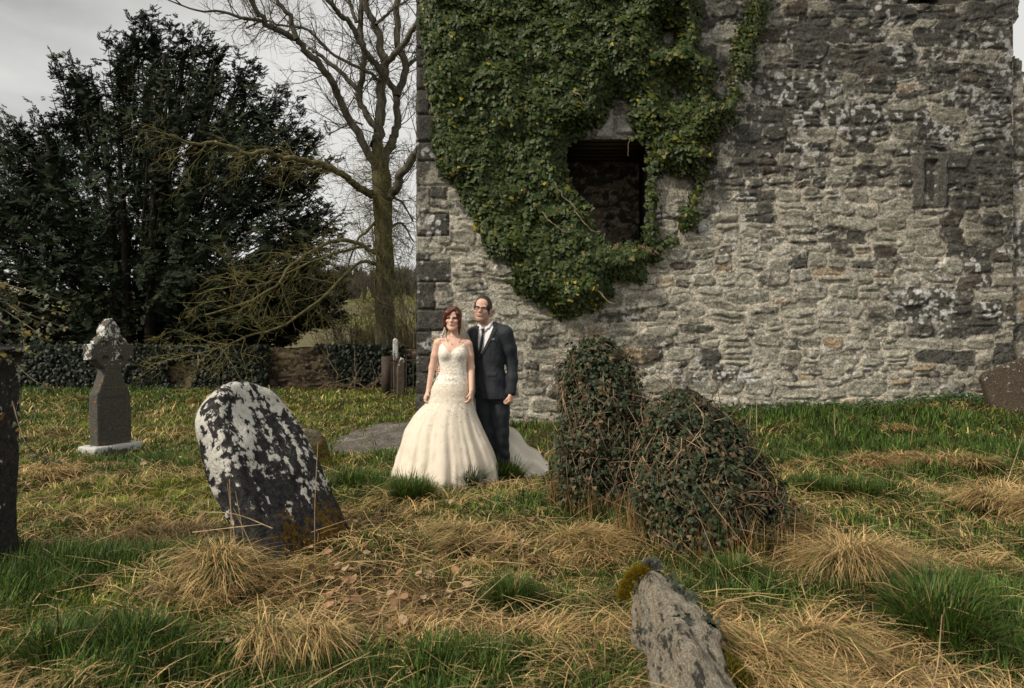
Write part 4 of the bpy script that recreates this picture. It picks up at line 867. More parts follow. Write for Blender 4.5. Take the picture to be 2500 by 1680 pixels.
def skin(name, c, red=(.5, .12, .07)):
    m = NT(name); f = m.noise(35, 3); m.col(m.mix(1, m.mix(m.ramp(f, [(.35, 0.), (.7, .18)]), c, red), m.attr(), 'MULTIPLY')); m.bump(m.noise(260, 3), .12, .002); m.set(.5, .35); m.b.inputs['Subsurface Weight'].default_value = .12; m.b.inputs['Subsurface Scale'].default_value = .01; m.b.inputs['Subsurface Radius'].default_value = (1, .35, .2); return m.m
M['skin_f'] = skin('fair_skin', (.66, .44, .335)); M['skin_m'] = skin('skin', (.60, .37, .27)); M['eyewhite'] = simple('eye_white', (.55, .52, .48), .3, var=.05)
M['iris_b'] = simple('dark_iris', (.02, .015, .012), .2); M['brow_d'] = simple('dark_hair', (.022, .014, .010), .6); M['brow_r'] = simple('auburn_brow', (.06, .025, .015), .6)
M['lip_f'] = simple('lips', (.36, .11, .09), .45); M['lip_m'] = simple('lips_man', (.42, .19, .145), .5)
def hairmat(name, a, b, sc=(60, 60, 9)):
    m = NT(name); f = m.noise(1.0, 4, .6, None, sc); m.col(m.mix(m.ramp(f, [(.35, 0.), (.65, 1.)]), a, b)); m.set(.42, .5); m.bump(f, .9, .006); return m.m
M['hair_f'] = hairmat('auburn_hair', (.035, .010, .006), (.145, .032, .014)); M['hair_m'] = hairmat('dark_brown_hair', (.014, .010, .008), (.045, .03, .022), (120, 120, 60))
def cloth(name, c, sc=900, bs=.25, rough=.8, sheen=.0, folds=0.0, var=.12):
    m = NT(name); f = m.noise(sc, 2); g = m.noise(7, 4, .55); m.col(m.mix(1, c, m.ramp(g, [(.3, 1-var), (.7, 1+var)]), 'MULTIPLY')); m.set(rough, .25); m.b.inputs['Sheen Weight'].default_value = sheen
    bp = m.bump(f, bs, .002)
    if folds: b2 = m.n('ShaderNodeBump'); b2.inputs['Strength'].default_value = folds; b2.inputs['Distance'].default_value = .045; m.l(m.noise(11, 3, .5, None, (1, 1, .45)), b2.inputs['Height']); m.l(b2.outputs[0], bp.inputs['Normal'])
    return m.m
M['suit'] = cloth('charcoal_suit', (.017, .020, .025), sheen=.04, folds=.5, rough=.7); M['shirt'] = cloth('white_shirt', (.70, .68, .68), rough=.7, folds=.2, var=.04); M['tie'] = cloth('black_tie', (.008, .009, .012), rough=.55)
M['pocket'] = cloth('grey_pocket_square', (.16, .155, .16), rough=.6); M['button'] = simple('dark_button', (.02, .018, .016), .35); M['shoe'] = simple('black_leather', (.012, .011, .010), .35); M['frame'] = simple('black_glasses', (.008, .010, .016), .25)
m = NT('glass_lens'); m.b.inputs['Alpha'].default_value = .16; m.col((.25, .22, .22)).set(.08, .6); M['lens'] = m.m

def MW(cx, cy, Y=6.85): return np.array([(920+cx*.32514-1250)*Y/F, Y, H-(690+cy*.32526-840)*Y/F])
def hand(Bd, wrist, knuck, side, curl_dir, palm_n, s=1.0, spread=.0085, fl=(.036, .024, .018), curl=(.3, 1.2, 2.2), thumb=True):
    """palm + five fingers. knuck-wrist gives the palm direction, side the direction from little finger to index"""
    w = np.array(wrist, float); kn = np.array(knuck, float); sd_ = np.array(side, float); sd_ /= np.linalg.norm(sd_); pn = np.array(palm_n, float); pn /= np.linalg.norm(pn); d = kn-w; d /= np.linalg.norm(d)
    for q in (-1.3, -.45, .45, 1.3): Bd.cone(w+sd_*q*.010*s, kn+sd_*q*.0175*s, .017*s, .0135*s, .010)
    for q, ls in ((-1.5, .78), (-.5, .95), (.5, 1.04), (1.5, .95)):
        p_ = kn+sd_*q*spread*2.15*s; 
        for L, a in zip(fl, curl):
            dd = d*math.cos(a)+pn*math.sin(a); p2 = p_+dd*L*ls*s; Bd.cone(p_, p2, .0092*s, .0082*s, .003); p_ = p2
    if thumb:
        t0 = w+d*.025*s+sd_*.022*s; t1 = t0+(d*.6+sd_*.45+pn*.35)*.036*s; t2 = t1+(d*.65-sd_*.10+pn*.6)*.030*s; Bd.cone(t0, t1, .013*s, .0105*s, .008); Bd.cone(t1, t2, .0102*s, .0085*s, .003)

# ---- the man
MX, MY = -.19, 6.85; gm = float(gz(MX, MY))
man = thing('person', (MX, MY, gm), 'man with glasses, dark suit and black tie, one arm round the bride', 'person')
YAWM = -24
torso = [(1.50, -.236, 6.87, .062, .062), (1.478, -.232, 6.87, .10, .075), (1.452, -.228, 6.87, .150, .088), (1.41, -.232, 6.865, .178, .108), (1.33, -.236, 6.86, .176, .120), (1.249, -.236, 6.855, .170, .122), (1.15, -.230, 6.85, .158, .116), (1.066, -.222, 6.85, .153, .113), (.98, -.215, 6.85, .160, .118), (.908, -.208, 6.85, .168, .122), (.83, -.203, 6.85, .172, .125), (.765, -.20, 6.85, .176, .130)]
ca, sa = math.cos(R(YAWM)), math.sin(R(YAWM))
armR = [(-.055, 6.79, 1.405), (.002, 6.83, 1.12), (-.006, 6.76, .835)]          # viewer's right
armL = [(-.395, 6.93, 1.385), (-.49, 7.02, 1.13), (-.655, 6.87, 1.055)]         # round the bride's waist
hm = Head(MW(792, 205)+np.array([0, -.01, -.004]), 1.05, -9, 7, -4)
Bd = Body((-.85, 6.45, gm-.02), (.13, 7.2, 1.82), .0048)
hm.build(Bd); Bd.cone(hm.w((0, .025, -.06)), (-.236, 6.885, 1.46), .054, .062, .03)
Bd.loft(torso, YAWM, -.032, .03, z0=.80, z1=1.495)
for L, rr in ((armR, (.052, .043, .030)), (armL, (.052, .043, .030))): Bd.chain(L, rr, .02)
kR = [(-.125, 6.84, .86), (-.105, 6.83, .46), (-.088, 6.86, .03)]; kL = [(-.27, 6.88, .86), (-.245, 6.87, .46), (-.172, 6.90, .03)]
for L in (kR, kL): Bd.chain(L, (.065, .050, .040), .02)
hand(Bd, (-.008, 6.752, .815), (-.014, 6.735, .748), (-.62, -.78, 0), None, (-.8, .55, 0), 1.12, curl=(.9, 2.1, 3.2))
hand(Bd, (-.672, 6.845, 1.052), (-.716, 6.745, 1.052), (0, .15, 1), None, (.93, -.35, 0), 1.0, curl=(.45, 1.25, 1.9))
def man_tint(v):
    p = (v-hm.c)@hm.M/hm.s; c = np.ones((len(v), 3)); st = ss(-.030, -.062, p[:, 2])*ss(.03, -.01, p[:, 1])*(p[:, 2] > -.135)*.9; c = c*(1-st[:, None]*np.array([.36, .38, .36])*(.7+.6*n3(*(p*170).T)[:, None]))
    e = np.exp(-((np.abs(p[:, 0])-.031)/.017)**2-((p[:, 2]-.004)/.012)**2)*(p[:, 1] < -.03); return c*(1-.35*e[:, None])  # eye socket shading painted into the skin colour
Bd.mesh('body', M['skin_m'], man, man_tint)
hm.parts(Bd, man, M['iris_b'], M['brow_d'], M['lip_m'], .0052)
# hair: cropped, receding at the temples
Hb = Body(hm.c-.16, hm.c+.16, .004)
Hb.ell(hm.w((0, .020, .036)), np.array((.084, .106, .106))*hm.s, hm.M, .001)
def cut(Hd, c, r_, k=.008): Hb.ell(Hd.w(c), np.array(r_)*Hd.s, Hd.M, k, 'sub')
cut(hm, (0, -.10, -.03), (.068, .078, .085)); cut(hm, (-.042, -.09, .045), (.024, .030, .036)); cut(hm, (.042, -.09, .045), (.024, .030, .036)); cut(hm, (0, -.01, -.105), (.12, .10, .085), .012); cut(hm, (0, .08, -.13), (.12, .10, .08), .012)
for q in (-1, 1): cut(hm, (q*.085, .0, -.012), (.02, .03, .034)); 
ho = Hb.mesh('hair', M['hair_m'], man)
# jacket
def toXZ(lst): return [tuple(MW(a, b, 6.73)[[0, 2]]) for a, b in lst]
Vp = toXZ([(755, 330), (757, 400), (756, 470), (768, 560), (800, 500), (845, 405), (880, 320), (885, 250), (770, 250)])
fw = np.array([math.sin(R(YAWM)), -math.cos(R(YAWM))])
Jk = Body((-.75, 6.55, .70), (.13, 7.2, 1.53), .0048)
def jfold(u, v, z): return .004*np.sin(z*34+u*22)*ss(.0, .1, np.abs(u))*ss(1.35, 1.0, z)
Jk.loft(torso, YAWM, 0, .01, z0=.765, z1=1.50, fold=jfold)
Jk.chain([armR[0], (-.018, 6.81, 1.25), armR[1], (.004, 6.79, .97), armR[2]], (.069, .063, .054, .050, .046), .03)
Jk.chain([armL[0], armL[1], armL[2]], (.067, .055, .042), .03)
Jk.cone((-.19, 6.86, 1.468), (-.075, 6.82, 1.44), .045, .05, .03); Jk.cone((-.28, 6.89, 1.462), (-.38, 6.925, 1.42), .045, .05, .03)
base = Jk.D.copy()
YF = lambda x: 6.86+(x+.23)*math.tan(R(YAWM))*1.0   # the jacket's mid plane
def sdV(B_, poly):
    X_, Z_ = np.meshgrid(B_.ax[0], B_.ax[2], indexing='ij'); return sdpoly(X_, Z_, poly)[:, None, :]
YFg = YF(Jk.ax[0])[:, None, None]; yg = Jk.ax[1][None, :, None]
cutV = np.maximum(sdV(Jk, Vp), yg-YFg); Jk.D = np.maximum(Jk.D, -cutV)
# skirts of the jacket open below the lower button
Op = toXZ([(770, 800), (742, 900), (800, 900)]); Jk.D = np.maximum(Jk.D, -np.maximum(sdV(Jk, Op), yg-YFg))
# front edge line, pocket flap and lapels in relief
def relief(poly, t, o0=.0): 
    m_ = np.maximum(np.maximum(np.abs(base-(o0+t/2))-t/2, sdV(Jk, poly)), yg-YFg); Jk.D = np.minimum(Jk.D, m_)
lapR = toXZ([(880, 262), (905, 300), (900, 322), (880, 326), (905, 345), (868, 420), (812, 520), (770, 585), (766, 560), (800, 498), (845, 405), (872, 330), (870, 280)])
lapL = toXZ([(765, 300), (748, 330), (728, 355), (738, 372), (722, 380), (730, 450), (750, 540), (768, 580), (768, 556), (756, 470), (756, 400), (760, 330)])
relief(lapR, .007); relief(lapL, .007); relief(toXZ([(833, 436), (893, 430), (893, 442), (833, 449)]), .004); relief(toXZ([(826, 682), (900, 676), (902, 700), (828, 708)]), .004); relief(toXZ([(764, 585), (769, 585), (771, 800), (764, 800)]), .004)
Jk.mesh('jacket', M['suit'], man)
Sh = Body((-.45, 6.65, 1.0), (-.02, 7.05, 1.58), .0048)
Sh.loft(torso, YAWM, -.012, .01, z0=1.02, z1=1.49); Sh.cone((-.236, 6.88, 1.455), hm.w((0, .025, -.10)), .066, .057, .02)
ygS = Sh.ax[1][None, :, None]; YFs = YF(Sh.ax[0])[:, None, None]
nk = hm.w((0, .02, -.07)); Xg, Yg, Zg = Sh.ax[0][:, None, None], ygS, Sh.ax[2][None, None, :]
Sh.D = np.maximum(Sh.D, Zg-(1.498+.35*(Yg-6.86)+.10*(Xg+.236)))                                                                 # collar dips at the front
Sh.mesh('shirt', M['shirt'], man)
def onfront(a, b, off):   # point of the man's front surface at crop coordinates
    x, z = toXZ([(a, b)])[0]; i = int((x-Jk.lo[0])/Jk.h); k_ = int((z-Jk.lo[2])/Jk.h); k_ = min(max(k_, 0), Jk.D.shape[2]-1); col_ = base[i, :, k_]; j = np.argmax(col_ < 0); y = Jk.ax[1][j] if (col_ < 0).any() else 6.75
    return np.array([x*(1+0*y), y-off, z])
def plate(name, pl, mat, parent, off=.0, t=.004, flat=None):
    p_ = np.array([onfront(a, b, off) for a, b in pl]); 
    if flat is not None: p_[:, 1] = flat(p_)
    c = p_.mean(0); n = len(p_); v = np.concatenate([[c+[0, -t*1.6, 0]], p_+[0, -t*.3, 0], p_+[0, t, 0]]); f3 = np.array([[0, 1+(i+1) % n, 1+i] for i in range(n)]); f4 = np.array([[1+i, 1+(i+1) % n, 1+n+(i+1) % n, 1+n+i] for i in range(n)])
    return mesh_obj(name, v, [f4, f3], mat, parent)
def tiey(p_): return 6.742+(p_[:, 2]-1.25)*.17+(p_[:, 0]+.31)*-.2
plate('tie', [(786, 345), (806, 342), (806, 362), (797, 372), (800, 420), (793, 470), (774, 560), (764, 520), (772, 460), (783, 400), (788, 372), (783, 362)], M['tie'], man, flat=tiey, t=.006)
for pl in ([(778, 322), (790, 350), (770, 365), (770, 325)], [(802, 345), (862, 285), (872, 292), (843, 352), (826, 346), (816, 366)]): plate('collar', pl, M['shirt'], man, flat=lambda p_: 6.776+(p_[:, 2]-1.45)*.45+(p_[:, 0]+.31)*.0, t=.004)
plate('pocket_square', [(834, 438), (845, 418), (852, 430), (862, 412), (872, 428), (880, 414), (890, 434)], M['pocket'], man, off=.006)
for (a, b) in ((770, 590), (766, 676)):
    c = onfront(a, b, .004); ac = Acc(); tube(ac, [c, c+[-.002, -.006, 0]], .0075, 12); ac.build('button', M['button'], man)
for (a, b) in ((1003, 800), (1005, 812)): pass
# trousers, shoes
Tr = Body((-.42, 6.68, gm), (.06, 7.12, 1.0), .0048)
Tr.loft(torso, YAWM, -.014, .02, z0=.80, z1=.97)
tf = lambda L, rr: [Tr.cone(L[i], L[i+1], rr[i], rr[i+1], .02) for i in range(len(L)-1)]
tf([(-.115, 6.84, .84), (-.112, 6.83, .62), (-.106, 6.83, .44), (-.095, 6.85, .22), (-.088, 6.85, .05)], (.098, .088, .076, .070, .068)); tf([(-.28, 6.88, .84), (-.268, 6.875, .62), (-.243, 6.86, .44), (-.20, 6.88, .22), (-.172, 6.89, .05)], (.096, .086, .074, .067, .064))
Tr.cone((-.2, 6.86, .84), (-.2, 6.86, .80), .11, .1, .03)
Xg, Yg, Zg = Tr.ax[0][:, None, None], Tr.ax[1][None, :, None], Tr.ax[2][None, None, :]; Tr.D = Tr.D+(.0045*np.sin(Xg*150+Zg*9)*ss(.1, .4, Zg)*0+.004*np.sin(Zg*60+Xg*40)*ss(.5, .2, Zg)).astype(np.float32)
Tr.mesh('trousers', M['suit'], man)
for (x, y, a) in ((-.095, 6.83, 12), (-.185, 6.87, -25)):
    Sx = Body((x-.12, y-.22, gm-.03), (x+.12, y+.12, gm+.16), .006); d = np.array([math.sin(R(a)), -math.cos(R(a)), 0])*1.0; b = np.array([x, y+.03, gm])
    Sx.cone(b+[0, 0, .045], b+d*.16+[0, 0, .035], .042, .036, .02); Sx.cone(b+[0, 0, .045], b+[0, 0, .11], .042, .042, .02); Sx.D = np.maximum(Sx.D, (gm+.004)-Sx.ax[2][None, None, :]); Sx.mesh('shoe', M['shoe'], man)
# glasses
ac = Acc()
def rim(q):
    pts = [];
    for t in np.linspace(0, 2*PI, 25):
        u = math.cos(t); v = math.sin(t); x = q*.0335+.0265*np.sign(u)*abs(u)**.75; z = .004+.0185*np.sign(v)*abs(v)**.75; pts.append(hm.w((x, -.1035+.28*abs(x)**1.0*abs(x)*8, z)))
    return pts
for q in (-1, 1):
    tube(ac, rim(q), .0022, 6); tube(ac, [hm.w((q*.058, -.094, .014)), hm.w((q*.074, -.075, .014)), hm.w((q*.082, .005, .010))], .0026, 6)
    tube(ac, [hm.w((q*.008, -.1035, .017)), hm.w((q*.035, -.102, .0235)), hm.w((q*.060, -.094, .0165))], .0030, 6)
tube(ac, [hm.w((-.008, -.1035, .012)), hm.w((0, -.107, .014)), hm.w((.008, -.1035, .012))], .0025, 6)
gob = ac.build('glasses', M['frame'], man, True)
for q in (-1, 1):
    pts = np.array(rim(q)[:-1]); c = pts.mean(0); v = np.concatenate([[c], pts]); mesh_obj('lens', v, np.array([[0, 1+i, 1+(i+1) % 24] for i in range(24)]), M['lens'], gob)

# ---- the bride
def BW(cx, cy, Y=6.7): return np.array([(920+cx*.32514-1250)*Y/F, Y, H-(690+cy*.32526-840)*Y/F])
gb = float(gz(-.6, 6.7))
bride = thing('person', (-.58, 6.7, gb), 'red-haired bride in a cream lace wedding dress and veil', 'person')
YB = -6
tb = [(1.372, -.566, 6.722, .048, .046), (1.352, -.566, 6.72, .062, .054), (1.332, -.566, 6.715, .108, .066), (1.308, -.567, 6.71, .138, .076), (1.26, -.568, 6.705, .136, .088), (1.20, -.568, 6.70, .134, .094), (1.15, -.567, 6.70, .128, .094), (1.08, -.565, 6.70, .119, .088), (1.02, -.562, 6.70, .120, .090), (.95, -.562, 6.705, .142, .105), (.88, -.562, 6.71, .158, .118), (.78, -.562, 6.71, .15, .11)]
aL = [(-.712, 6.705, 1.305), (-.768, 6.715, 1.075), (-.800, 6.665, .862)]; aR = [(-.425, 6.705, 1.295), (-.392, 6.70, 1.075), (-.385, 6.60, .862)]
hb = Head(BW(572, 277)+np.array([.0, -.01, 0]), .94, -5, 0, 1)
Bd = Body((-.92, 6.48, gb+.02), (-.25, 6.95, 1.67), .0046)
hb.build(Bd, True); Bd.cone(hb.w((0, .022, -.06)), (-.566, 6.722, 1.345), .042, .047, .025); Bd.loft(tb, YB, 0, .03)
Bd.cone((-.60, 6.71, 1.335), (-.70, 6.708, 1.318), .030, .036, .03); Bd.cone((-.53, 6.71, 1.335), (-.44, 6.708, 1.308), .030, .036, .03)
Bd.cone((-.585, 6.665, 1.335), (-.69, 6.675, 1.342), .009, .008, .012); Bd.cone((-.545, 6.665, 1.335), (-.45, 6.675, 1.332), .009, .008, .012)   # collarbones
for q in (-1, 1): Bd.ell((-.567+q*.062, 6.635, 1.205), (.056, .052, .056), None, .03)
for L in (aL, aR): Bd.chain([L[0], (np.array(L[0])+L[1])/2, L[1], L[2]], (.044, .038, .032, .0225), .02)
Bd.chain([(-.63, 6.71, .8), (-.63, 6.70, .45), (-.63, 6.72, .06)], (.075, .05, .035)); Bd.chain([(-.50, 6.71, .8), (-.51, 6.70, .45), (-.51, 6.72, .06)], (.075, .05, .035))
hand(Bd, (-.803, 6.66, .85), (-.828, 6.635, .782), (.35, -.9, 0), None, (.9, .35, 0), .86, curl=(.35, .9, 1.4))
hand(Bd, (-.385, 6.598, .85), (-.389, 6.575, .785), (-.45, -.85, 0), None, (-.85, .4, 0), .86, curl=(.5, 1.1, 1.7))
def bride_tint(v):
    p = (v-hb.c)@hb.M/hb.s; c = np.ones((len(v), 3)); e = np.exp(-((np.abs(p[:, 0])-.032)/.019)**2-((p[:, 2]-.009)/.012)**2)*(p[:, 1] < -.03); c = c*(1-e[:, None]*np.array([.45, .58, .62]))
    k_ = np.exp(-((np.abs(p[:, 0])-.045)/.02)**2-((p[:, 2]+.03)/.02)**2)*(p[:, 1] < -.02); return c*(1-k_[:, None]*np.array([.0, .16, .14]))
Bd.mesh('body', M['skin_f'], bride, bride_tint); hb.parts(Bd, bride, M['iris_b'], M['brow_r'], M['lip_f'], .0036)
# hair: side-parted, swept over the forehead, pinned low with loose locks
Hb = Body(hb.c-[.17, .17, .24], hb.c+[.17, .17, .17], .0042)
Hb.ell(hb.w((0, .024, .040)), np.array((.089, .104, .098))*hb.s, hb.M, .001)
hc = lambda a, b, ra, rb, k=.015: Hb.cone(hb.w(a), hb.w(b), ra*hb.s, rb*hb.s, k)
cut(hb, (.006, -.115, -.035), (.053, .085, .098), .012); cut(hb, (0, -.01, -.155), (.075, .09, .09), .015)
hc((.028, -.055, .105), (-.040, -.078, .066), .024, .026); hc((-.040, -.078, .066), (-.072, -.052, .02), .026, .022); hc((-.072, -.052, .02), (-.074, -.035, -.05), .022, .020); hc((-.074, -.035, -.05), (-.052, -.02, -.10), .020, .013); hc((-.052, -.02, -.10), (-.062, -.02, -.135), .012, .007)
hc((.030, -.055, .105), (.060, -.062, .058), .018, .018); hc((.060, -.062, .058), (.074, -.040, .0), .018, .020); hc((.074, -.04, .0), (.070, -.028, -.07), .020, .019); hc((.070, -.028, -.07), (.068, -.025, -.125), .016, .010); hc((.068, -.025, -.125), (.076, -.03, -.155), .009, .005)
hc((0, .09, -.04), (0, .075, -.10), .05, .04, .03)
bh = Hb.mesh('hair', M['hair_f'], bride); ac = Acc()
for L in ([(-.058, -.03, -.12), (-.085, -.04, -.150), (-.112, -.045, -.168)], [(-.050, -.04, -.12), (-.058, -.05, -.165), (-.052, -.055, -.205), (-.040, -.058, -.235)], [(.066, -.035, -.13), (.088, -.045, -.165), (.092, -.05, -.20), (.070, -.055, -.235)], [(.06, -.03, -.12), (.07, -.04, -.16), (.066, -.045, -.19)]):
    ac = Acc(); tube(ac, smooth_path([hb.w(p_) for p_ in L], 4), .0024, 5); ac.build('loose_lock', M['hair_f'], bride)
# bodice
m = NT('lace_dress'); tcn = m.n('ShaderNodeTexCoord'); sep = m.n('ShaderNodeSeparateXYZ'); m.l(tcn.outputs['Object'], sep.inputs[0])
l1 = m.noise(62, 4, .6, tcn.outputs['Object']); l2 = m.noise(13, 4, .6, tcn.outputs['Object'], (1, 1, .8)); mr = m.n('ShaderNodeMapRange'); m.l(sep.outputs['Z'], mr.inputs[0]); mr.inputs[1].default_value = .25; mr.inputs[2].default_value = 1.0; mr.inputs[3].default_value = -.16; mr.inputs[4].default_value = .40
patch = m.ramp(m.math('ADD', l2, mr.outputs[0]), [(.50, 0.), (.70, 1.)]); lace = m.math('MULTIPLY', m.ramp(l1, [(.44, 0.), (.53, 1.)]), patch)
m.col(m.mix(m.math('MULTIPLY', lace, .85), m.mix(patch, (.79, .72, .63), (.70, .62, .51)), (.88, .84, .76))); m.set(.75, .2); m.b.inputs['Sheen Weight'].default_value = .2; m.bump(lace, .55, .006); M['dress'] = m.m
Bo = Body((-.80, 6.5, .86), (-.33, 6.9, 1.33), .0044)
Bo.loft(tb, YB, .009, .01, z0=.94, z1=1.33)
for q in (-1, 1): Bo.ell((-.567+q*.062, 6.635, 1.205), (.063, .060, .063), None, .03)
Nk = [tuple(BW(a, b, 6.62)[[0, 2]]) for a, b in [(380, 380), (452, 520), (456, 478), (492, 458), (510, 480), (555, 532), (600, 492), (655, 458), (684, 505), (686, 530), (760, 400)]]
yg = Bo.ax[1][None, :, None]; zg = Bo.ax[2][None, None, :]; Bo.D = np.maximum(Bo.D, -np.maximum(sdV(Bo, Nk), yg-6.72)); Bo.D = np.maximum(Bo.D, np.minimum(zg-1.18, yg-6.72))
dr = Bo.mesh('dress', M['dress'], bride)
ac = Acc()
tube(ac, [BW(492, 460, 6.615), BW(487, 420, 6.64), BW(488, 405, 6.68), BW(492, 412, 6.75)], .0016, 4); ac.build('strap', M['shirt'], bride); ac = Acc(); tube(ac, [BW(654, 460, 6.615), BW(664, 435, 6.645), BW(668, 425, 6.69), BW(662, 430, 6.75)], .0016, 4)
ac.build('strap', M['shirt'], bride)
M['gold'] = simple('gold', (.35, .2, .08), .3, Metallic=1.0) if False else simple('gold', (.16, .09, .05), .35)
ac = Acc(); tube(ac, smooth_path([BW(540, 412, 6.655), BW(553, 445, 6.628), BW(566, 460, 6.612), BW(582, 442, 6.628), BW(594, 412, 6.655)], 4), .0009, 4); nkl = ac.build('necklace', M['gold'], bride)
ac = Acc(); c = BW(566, 466, 6.605); tube(ac, [c+[0, 0, .007], c-[0, 0, .010]], .002, 5); tube(ac, [c-[.006, 0, -.001], c+[.006, 0, .001]], .002, 5); ac.build('pendant', M['gold'], nkl)
# skirt
K = [(690, 468, 688), (730, 446, 694), (760, 430, 700), (800, 410, 708), (850, 400, 712), (900, 380, 722), (950, 325, 735), (1000, 282, 750), (1100, 222, 792), (1200, 186, 838), (1300, 160, 872), (1400, 132, 896), (1450, 118, 905)]
ks = np.array([(BW(0, a)[2], BW(l, 0)[0], BW(r_, 0)[0]) for a, l, r_ in K])[::-1]
nz_, na = 90, 420; tt = np.linspace(0, 1, nz_); ang = np.arange(na)/na*2*PI
z_top = 1.03; S = np.zeros((nz_, na, 3))
hem = gb+.035+.05*(np.cos(ang-.35)*.5+.5)*1.0+.05*(np.sin(ang) > 0)*np.sin(ang)
rf = np.random.default_rng(6); ph = rf.uniform(0, 2*PI, 8)
for i, t in enumerate(tt):
    z = z_top+(hem-z_top)*t; zc = z.mean(); l = np.interp(z, ks[:, 0], ks[:, 1]); r_ = np.interp(z, ks[:, 0], ks[:, 2]); cx = (l+r_)/2; a = (r_-l)/2+.004; b = .1+(a-.12)*.92; b = np.maximum(b, .098)
    am = .045*ss(.12, .9, t); w = 1+am*(np.cos(11*ang+ph[0]+1.2*t)*.6+np.cos(17*ang+ph[1]-.8*t)*.5+np.cos(27*ang+ph[2]+.9*t)*.30+np.cos(6*ang+ph[3])*.6+np.cos(43*ang+ph[4])*.14)
    w = w+.06*ss(.25, .9, t)*(fbm(ang*3.1+2, ang*0+t*3, 61, 3)-.5)+.035*ss(.3, .8, t)*(fbm(ang*9, ang*0+t*9, 62, 2)-.5)
    w = w+(.02*ss(.35, .8, t)*np.sin(z*22+ang*3)*np.exp(-((ang-PI)/.7)**2))
    S[i] = np.stack([cx+a*np.cos(ang)*w, 6.705+b*np.sin(ang)*w*(1+.1*t), z], -1)
i = np.arange(nz_-1)[:, None]*na; j = np.arange(na)[None]; jj = (j+1) % na
skf = np.stack([i+j, i+na+j, i+na+jj, i+jj], -1).reshape(-1, 4)
m = NT('tulle'); m.col((.80, .74, .64)).set(.8, .2); tr = m.n('ShaderNodeBsdfTransparent'); tl = m.n('ShaderNodeBsdfTranslucent'); tl.inputs[0].default_value = (.8, .74, .64, 1); mxx = m.n('ShaderNodeMixShader'); mxx.inputs[0].default_value = .35; m.l(m.b.outputs[0], mxx.inputs[1]); m.l(tl.outputs[0], mxx.inputs[2])
wv = m.noise(700, 1); mx2 = m.n('ShaderNodeMixShader'); m.l(m.ramp(wv, [(.3, .35), (.7, .62)]), mx2.inputs[0]); m.l(tr.outputs[0], mx2.inputs[1]); m.l(mxx.outputs[0], mx2.inputs[2]); m.l(mx2.outputs[0], m.out.inputs[0]); M['tulle'] = m.m
vl = m.m.copy(); vl.name = 'veil_net'; M['veil'] = vl
for e_ in [n_ for n_ in vl.node_tree.nodes if n_.type == 'VALTORGB']: e_.color_ramp.elements[0].color = (.62, .62, .62, 1); e_.color_ramp.elements[1].color = (.9, .9, .9, 1)
# outer tulle layer, wider at the hem on the viewer's right
S2 = S.copy(); f_ = ss(.25, 1, tt)[:, None]; gr = 1.012+f_*(.015+.015*np.clip(np.cos(ang), 0, 1)+.02*np.cos(9*ang+1))[None]
cxm = S.mean(1)[:, None, :2]; S2[..., :2] = cxm+(S[..., :2]-cxm)*gr[..., None]; i0 = 9; S2 = S2[i0:]; n_ = nz_-i0
i = np.arange(n_-1)[:, None]*na
mesh_obj('tulle_layer', S2.reshape(-1, 3), np.stack([i+j, i+na+j, i+na+jj, i+jj], -1).reshape(-1, 4), M['tulle'], dr, None, True)
# lace appliques in relief on the skirt
ac = Acc(); ac.add(S.reshape(-1, 3), skf); ra = np.random.default_rng(8)
for q in range(150):
    t = ra.random()**1.5; ii = int(5+t*(nz_-12)); jx = ra.integers(int(na*.5), na); c = S[ii, jx % na]; nn = np.array([math.cos(ang[jx % na]), math.sin(ang[jx % na]), .25]); nn /= np.linalg.norm(nn); u = np.cross(nn, [0, 0, 1]); v_ = np.cross(u, nn); np_ = ra.integers(5, 8); R0_ = ra.uniform(.008, .02)*(1 if ii < 60 else .8)
    n0 = 0; vs = [c+nn*.006]; 
    for k_ in range(np_*4): a_ = k_/(np_*4)*2*PI; rr_ = R0_*(.62+.38*math.cos(np_*a_)); vs.append(c+nn*.003+u*math.cos(a_)*rr_+v_*math.sin(a_)*rr_)
    nn_ = np_*4; ac.add(np.array(vs), np.array([[0, 1+k_, 1+(k_+1) % nn_] for k_ in range(nn_)]))
ac.build('skirt', M['dress'], dr, True)
# train trailing behind the man
nu, nv = 70, 44; T = np.zeros((nu, nv, 3))
for a_ in range(nu):
    u = a_/(nu-1); xa = -.35+u*.68
    for b_ in range(nv):
        v = b_/(nv-1); y = 6.92+.1*u+v*(.55-.18*u); x = xa+.03*math.sin(v*9+u*4)+.05*v; zt = float(gz(x, y))+.04+(.62*(1-u)+.12)*(1-ss(.0, 1.0, abs(v-.5)*2)*.97)
        T[a_, b_] = [x, y, zt+.03*(1-u*.5)*math.sin(v*24+3*math.sin(u*3))+.016*math.sin(v*41+u*3)+.02*math.sin(u*23+v*3)]
mesh_obj('train', T.reshape(-1, 3), grid_faces(nu, nv), M['tulle'], dr, None, True)
M['satin'] = cloth('ivory_satin', (.90, .87, .80), bs=.1, rough=.6, folds=.3, var=.03)
T3 = T.copy(); T3[..., 2] -= .02; mesh_obj('train_lining', T3.reshape(-1, 3), grid_faces(nu, nv), M['satin'], dr, None, True)
